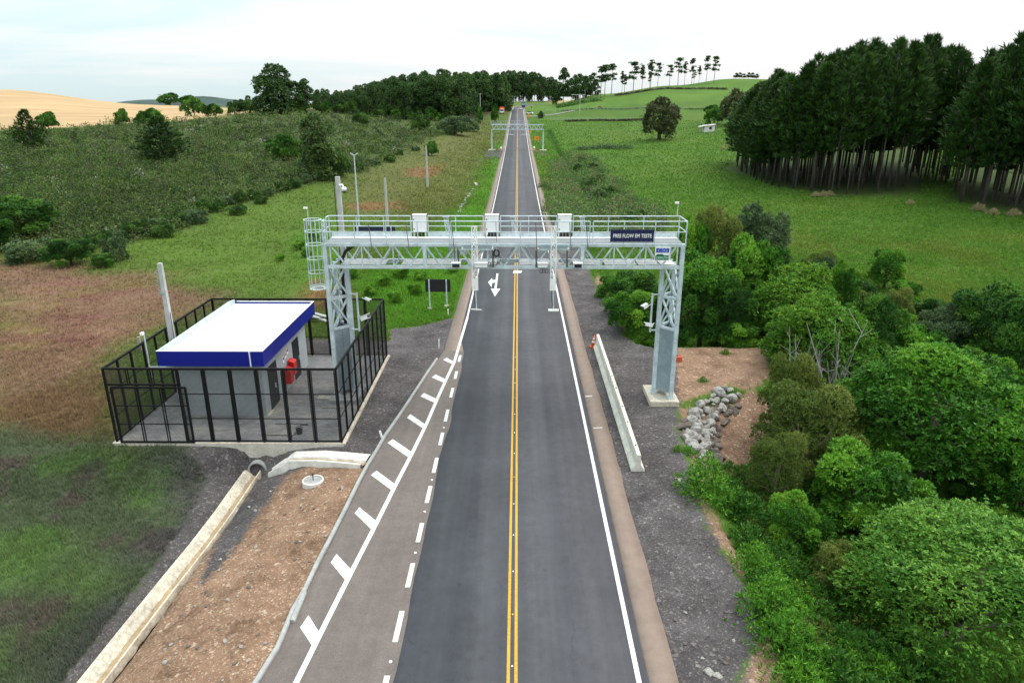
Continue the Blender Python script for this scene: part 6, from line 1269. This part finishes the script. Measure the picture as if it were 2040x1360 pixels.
for a in (-2.4, -1.2, 3.2):
    for s in (-1, 1): MB().tube([(x0+s*.85, y0+a, z0+.5), (x0+s*1.2, y0+a, z0+.5)], .5, 12).build('wheel', TYRE, t_)
q = onY(1000, 221, 400); x0, y0, z0 = q[0], 400, float(H(q[0], 400)); t_ = thing('work_truck', 'white work truck with orange body standing left of the far road', 'truck', (x0, y0, z0))
MB().span(x0-1.15, x0+1.15, y0-3, y0-1.2, z0+.6, z0+2.5).build('cab', CARW, t_, bevel=.1); MB().span(x0-1.0, x0+1.0, y0-3.05, y0-3.01, z0+1.5, z0+2.3).build('windscreen', GLASS, t_); MB().span(x0-1.2, x0+1.2, y0-1.1, y0+3, z0+.9, z0+3.5).build('body', ORANGE, t_, bevel=.05)
for a in (-2.2, 2.):
    for s in (-1, 1): MB().tube([(x0+s*.8, y0+a, z0+.48), (x0+s*1.12, y0+a, z0+.48)], .48, 12).build('wheel', TYRE, t_)
def skin(name, verts, edges, radii, mat, parent, root=0, sub=1):
    o0 = org(parent); me = bpy.data.meshes.new(name); me.from_pydata([tuple(Vector(v)-o0) for v in verts], edges, []); me.materials.append(mat)
    o = bpy.data.objects.new(name, me); COL.objects.link(o); o.parent = parent; ORG[o.name] = o0; o.modifiers.new('skin', 'SKIN'); s = o.modifiers.new('sub', 'SUBSURF'); s.levels = sub; s.render_levels = sub
    for i, v in enumerate(me.skin_vertices[0].data): r = radii[i]; v.radius = (r, r); v.use_root = (i == root)
    return o
q = onY(1058.5, 212, 470); x, y = q[0], 470; z = float(H(x, y))+.02; t_ = thing('person', 'person in dark clothes and pale helmet standing right of the far bend', 'person', (x, y, z))
vs = [(x, y, z+.95), (x, y, z+1.2), (x, y, z+1.45), (x, y, z+1.55), (x, y, z+1.68), (x-.18, y, z+1.42), (x-.26, y, z+1.12), (x-.24, y-.1, z+.86), (x+.18, y, z+1.42), (x+.26, y, z+1.12), (x+.24, y-.1, z+.86), (x-.1, y, z+.5), (x-.11, y, z+.06), (x+.1, y, z+.5), (x+.11, y, z+.06)]
skin('body', vs, [(0,1),(1,2),(2,3),(3,4),(2,5),(5,6),(6,7),(2,8),(8,9),(9,10),(0,11),(11,12),(0,13),(13,14)], [.16,.16,.17,.06,.11,.07,.055,.045,.07,.055,.045,.09,.06,.09,.06], smat('dark_clothes', (.02, .025, .03), .8), t_)
MB().lathe((x, y, z+1.66), [(.125, 0), (.12, .08), (.06, .15)], 10).build('helmet', smat('pale_yellow_plastic', (.6, .6, .3), .5), t_)
q = onY(1194, 217, 405); x, y = q[0], 405; z = float(H(x, y))+.05; t_ = thing('horse', 'brown horse grazing in the pasture below the hill', 'horse', (x, y, z))
vs = [(x, y, z+1.2), (x-.55, y, z+1.22), (x+.6, y, z+1.25), (x+1.0, y, z+.95), (x+1.3, y, z+.45), (x+1.5, y, z+.2), (x-.6, y-.17, z+.7), (x-.68, y-.17, z+.4), (x-.6, y-.17, z+.04), (x-.6, y+.17, z+.7), (x-.68, y+.17, z+.4), (x-.6, y+.17, z+.04), (x+.55, y-.17, z+.65), (x+.55, y-.17, z+.35), (x+.52, y-.17, z+.04), (x+.55, y+.17, z+.65), (x+.55, y+.17, z+.35), (x+.62, y+.17, z+.04), (x-.85, y, z+1.1), (x-.95, y, z+.6)]
skin('body', vs, [(0,1),(0,2),(2,3),(3,4),(4,5),(1,6),(6,7),(7,8),(1,9),(9,10),(10,11),(2,12),(12,13),(13,14),(2,15),(15,16),(16,17),(1,18),(18,19)], [.34,.33,.31,.19,.14,.1,.13,.07,.06,.13,.07,.06,.12,.06,.06,.12,.06,.06,.07,.06], smat('brown_coat', (.16, .06, .025), .7), t_)
# ------------------------------------------------------------------ sheds, poles and fences on the far pasture
def hut(px, base, w, d, h, label, Y=None, win=True):
    p = g(px, base); t_ = thing('hut', label, 'hut', tuple(p)); x, y, z = p
    MB().span(x-w/2, x+w/2, y, y+d, z-.3, z+h).build('wall', smat('whitewashed_boards', (.62, .62, .60), .8, 0, .1, 3.), t_)
    MB().add([(x-w/2-1.6, y-.4, z+h*.78), (x+w/2+.4, y-.4, z+h+.28), (x+w/2+.4, y+d+.4, z+h+.28), (x-w/2-1.6, y+d+.4, z+h*.78), (x-w/2-1.6, y-.4, z+h*.78-.12), (x+w/2+.4, y-.4, z+h+.16), (x+w/2+.4, y+d+.4, z+h+.16), (x-w/2-1.6, y+d+.4, z+h*.78-.12)], [(0,1,2,3),(7,6,5,4),(0,4,5,1),(1,5,6,2),(2,6,7,3),(3,7,4,0)]).build('roof', smat('pale_tin_roof', (.6, .6, .58), .5), t_)
    if win: MB().span(x-.1, x+.8, y-.03, y-.002, z+h*.35, z+h*.75).build('window', GLASS, t_)
    MB().bar((x-w/2-1.4, y-.2, z-.3), (x-w/2-1.4, y-.2, z+h*.74), .15).build('post', WOOD, t_)
hut(1413, 263, 3.6, 3., 2.3, 'small white hut with lean-to roof left of the pine plantation')
q = onY(1152, 193, 500); x, y = q[0], 500; z = float(H(x, y)); t_ = thing('open_shed', 'open shed with long pale roof on the hill foot beside the far bend', 'shed', (x, y, z)); zt = onY(1152, 188.5, 500)[2]; zt = max(zt, z+2.2)
MB().span(x-4.6, x+4.6, y-2, y+2, zt-.25, zt).build('roof', ROOF, t_)
for a in (-4, -1.3, 1.3, 4): MB().bar((x+a, y-1.6, z-.3), (x+a, y-1.6, zt-.26), .22).build('post', WOOD, t_)
for px, top, base, lab in ((1155,187,219,'pale utility pole standing in the pasture near the open shed'), (957,186,219,'pale utility pole in front of the far wood left of the road')):
    Y = 380 if px > 1000 else 372; q = onY(px, base, Y); z = float(H(q[0], Y)); t_ = pole((q[0], Y, z), onY(px, top, Y)[2], .42, .3, POLEC, lab, 'utility_pole', 'utility pole'); zt = onY(px, top, Y)[2]; MB().bar((q[0]-1., Y, zt-.4), (q[0]+1., Y, zt-.4), .18).build('crossarm', WOOD, t_)
def wfence(pts, n, label, h=1.2, wpost=.16, Y=None):
    P = [g(x, y) if Y is None else (lambda q: np.array([q[0], Y[i], float(H(q[0], Y[i]))]))(onY(x, y, Y[i])) for i, (x, y) in enumerate(pts)]; t_ = thing('wire_fence', label, 'fence', tuple(P[0])); L = []
    for i in range(len(P)-1):
        for t in np.linspace(0, 1, n, endpoint=False): q = P[i]*(1-t)+P[i+1]*t; q[2] = float(H(q[0], q[1])); L.append(q)
    for q in L: MB().bar((q[0], q[1], q[2]-.2), (q[0], q[1], q[2]+h), wpost).build('post', WOOD, t_)
    for z in (.5, 1.0): MB().tube([tuple(q+[0, 0, z]) for q in L], .02, 4, False).build('wire', STEEL, t_)
wfence([(1085,222),(1200,219),(1300,217),(1420,218)], 20, 'wire fence with pale posts crossing the pasture below the hill', 1.2, .2)
wfence([(1230,188),(1330,186),(1445,184)], 22, 'fence with pale posts along the brown bank on the hill', 1.3, .22, Y=[520, 525, 500])
wfence([(1095,240),(1200,239),(1275,239)], 14, 'low fence along the dark hedge line in the pasture', 1.0, .16)
# brown bank and hedge lines: ragged hedges of their own
def hedge(pts, h, w, mat, label, Y=None, n=60, L=.7):
    rng = np.random.default_rng(len(label)); P = [g(x, y) if Y is None else (lambda q: np.array([q[0], Y[i], float(H(q[0], Y[i]))]))(onY(x, y, Y[i])) for i, (x, y) in enumerate(pts)]; Q = []
    for i in range(len(P)-1):
        t = rng.random(n); q = P[i][None]*(1-t[:, None])+P[i+1][None]*t[:, None]; q[:, 2] = H(q[:, 0], q[:, 1]); Q.append(q)
    Q = np.concatenate(Q); k = 16; R = rng.uniform(.5, 1.2, len(Q))*w; d = unit(rng.normal(size=(len(Q), k, 3))); d[..., 2] = np.abs(d[..., 2]); A = (Q[:, None]+d*np.stack([R, R, R*0+h*rng.uniform(.5, 1.1, len(Q))], -1)[:, None]).reshape(-1, 3); d_ = d.reshape(-1, 3); D = unit(np.cross(d_, unit(rng.normal(size=A.shape)))+d_*.4); S = unit(np.cross(D, d_+rng.normal(0, .35, A.shape)))
    V, F = leaves(rng, A, D, S, L*rng.uniform(.6, 1.3, len(A)), L*.5); o = npmesh('hedge', V-P[0], F, mat, None, tuple(P[0]), tint=np.clip(rng.normal(.4, .2, len(F)), 0, 1)); tag(o, label, 'hedge')
BROWNB = leafmat('brown_bank_growth', [(0., (.035, .03, .018)), (.5, (.075, .06, .035)), (1., (.12, .10, .05))])
hedge([(1225,189),(1330,187),(1450,185)], 1.2, 1.2, BROWNB, 'dark brown overgrown bank crossing the grassy hill', [518, 523, 498], 130)
hedge([(1125,243),(1200,241),(1280,240)], .8, .8, BROWNB, 'dark hedge line crossing the pasture left of the lone tree', None, 110, .5)
hedge([(1110,222),(1200,218),(1300,216),(1440,219)], .6, .6, G_DEEP, 'thin dark hedge under the pasture fence', None, 70, .5)
hedge([(1112,206),(1150,205),(1200,206)], 2.4, 2., G_DEEP, 'dark bushy hedge beside the open shed', [470, 472, 470], 50, .8)
hedge([(1095,262),(1110,290),(1132,330),(1150,365)], 1.0, .9, G_DEEP, 'dark hedge along the near side of the ditch beyond the far gantry', None, 70, .35)
hedge([(1130,335),(1150,365),(1172,400),(1195,435)], 1.2, .9, G_DEEP, 'dark bushes along the ditch nearer than the far gantry', None, 110, .3)
hedge([(1150,300),(1200,296),(1262,297)], 1.3, 1.3, G_GREY, 'grey-green bushes along the stream bend in the pasture', None, 60, .45)
# side road
SR = [onY(x, y, Y) for x, y, Y in ((1046,224,372),(1075,226,376),(1110,222,392),(1145,218,410))]
mb = MB(); V = []
for i, p in enumerate(SR):
    for s in (-3.0, 3.0): y = p[1]+s; V.append((p[0], y, float(H(p[0], y))+.12))
mb.add(V, [(2*i, 2*i+2, 2*i+3, 2*i+1) for i in range(len(SR)-1)]); tag(mb.build('side_road', smat('grey_gravel_track', (.22, .21, .19), .9, 0, .2, .6), None, (0, 0, 0)), kind='structure')
# stones lining the ditches, white sack
p = g(948, 371); t_ = MB(); 
WB = RM[0]
o = bpy.data.objects.new('sandbag', WB); COL.objects.link(o); o.location = tuple(p+[0, 0, .3]); o.scale = (.55, 1.0, .45); tag(o, 'white sandbag lump lying on the verge left of the road', 'sandbag')
for k in range(26):
    px, py = ((1120+rr.uniform(-4, 8)+k*.0, 318+rr.uniform(-14, 18)) if k < 14 else (940-(k-14)*2.6+rr.uniform(-2, 2), 378+(k-14)*4.5)); p = g(px, py); s = rr.uniform(.2, .45)
    o = bpy.data.objects.new('ditch_stone', RM[k % 3]); COL.objects.link(o); o.location = tuple(p+[0, 0, s*.2]); o.scale = (s*1.2, s, s*.6); o.rotation_euler = (0, 0, k)
    tag(o, 'pale stone in the ditch right of the road' if k < 14 else 'pale stone lining the shallow drain on the left verge', 'stone', 'stones in the right ditch' if k < 14 else 'stones of the left drain')
# distant wooded ridge
mb = MB(); xsr = np.linspace(-3200, -300, 80); Yr = 3300.
hgt = 14+22*np.exp(-((xsr+1500)/420)**2)+6*np.sin(xsr/130)+4*np.sin(xsr/47+1)
V = []
for x, h in zip(xsr, hgt): V += [(x, Yr-250, 0), (x, Yr, h*.9), (x, Yr+60, h), (x, Yr+600, -5)]
mb.add(V, [(4*i+j, 4*i+j+1, 4*i+5+j, 4*i+4+j) for i in range(79) for j in range(3)]); tag(mb.build('hills', smat('far_woodland', (.03, .06, .05), .95, 0, .3, .01), None, (0, 0, 0)), kind='structure')
# ------------------------------------------------------------------ sky, sun, camera
W = bpy.data.worlds.new('World'); SC.world = W; W.use_nodes = True; nt = W.node_tree; bg = nt.nodes['Background']
SUN_EL, SUN_AZ = math.radians(58), math.radians(70)      # azimuth measured from +Y towards +X
sky = N(nt, 'ShaderNodeTexSky'); sky.sky_type = 'NISHITA'; sky.sun_disc = False; sky.sun_elevation = SUN_EL; sky.sun_rotation = SUN_AZ; sky.altitude = 700
tc = N(nt, 'ShaderNodeTexCoord'); sp = N(nt, 'ShaderNodeSeparateXYZ'); nt.links.new(tc.outputs['Generated'], sp.inputs[0])
up = mth(nt, 'MAXIMUM', sp.outputs[2], 0.)
dome = mth(nt, 'ADD', mth(nt, 'MULTIPLY', up, SKYZ), SKYH)      # overcast: brighter toward the zenith
mp = N(nt, 'ShaderNodeMapping'); mp.inputs['Scale'].default_value = (1.2, 1.2, 9.); nt.links.new(tc.outputs['Generated'], mp.inputs[0])
cl_ = noise(nt, 1.5, 7, .6, mp.outputs[0], .6); r = ramp(nt, [(.36, (.78, .94, .97)), (.58, (1., 1., 1.))]); nt.links.new(mth(nt, 'ADD', cl_, mth(nt, 'MULTIPLY', sp.outputs[0], .22)), r.inputs[0])
vm = N(nt, 'ShaderNodeVectorMath', operation='SCALE'); nt.links.new(r.outputs[0], vm.inputs[0]); nt.links.new(dome, vm.inputs['Scale'])
rr2 = ramp(nt, [(.30, (.16, .16, .16)), (.6, (.03, .03, .03))]); nt.links.new(cl_, rr2.inputs[0])
nt.links.new(mix(nt, vm.outputs[0], sky.outputs[0], rr2.outputs[0]), bg.inputs[0]); bg.inputs[1].default_value = .1
sl = bpy.data.lights.new('sun', 'SUN'); sl.energy = 2.0; sl.angle = math.radians(38); sl.color = (1, .96, .90); so = bpy.data.objects.new('sun', sl); COL.objects.link(so)
sd_ = Vector((math.sin(SUN_AZ)*math.cos(SUN_EL), math.cos(SUN_AZ)*math.cos(SUN_EL), math.sin(SUN_EL))); so.rotation_euler = sd_.to_track_quat('Z', 'Y').to_euler()
cd = bpy.data.cameras.new('camera'); cd.sensor_width = 36; cd.lens = FPX/2040*36; cd.clip_end = 9000; cd.clip_start = .3; co_ = bpy.data.objects.new('camera', cd); COL.objects.link(co_)
co_.location = CAM; co_.rotation_euler = (math.pi/2-PIT, 0, YAW); SC.camera = co_
SC.view_settings.view_transform = 'Standard'; SC.view_settings.look = 'None'; SC.view_settings.exposure = EXPO; SC.view_settings.gamma = 1
SC.render.engine = 'CYCLES'; SC.cycles.max_bounces = 6; SC.cycles.transparent_max_bounces = 24; SC.cycles.use_denoising = True
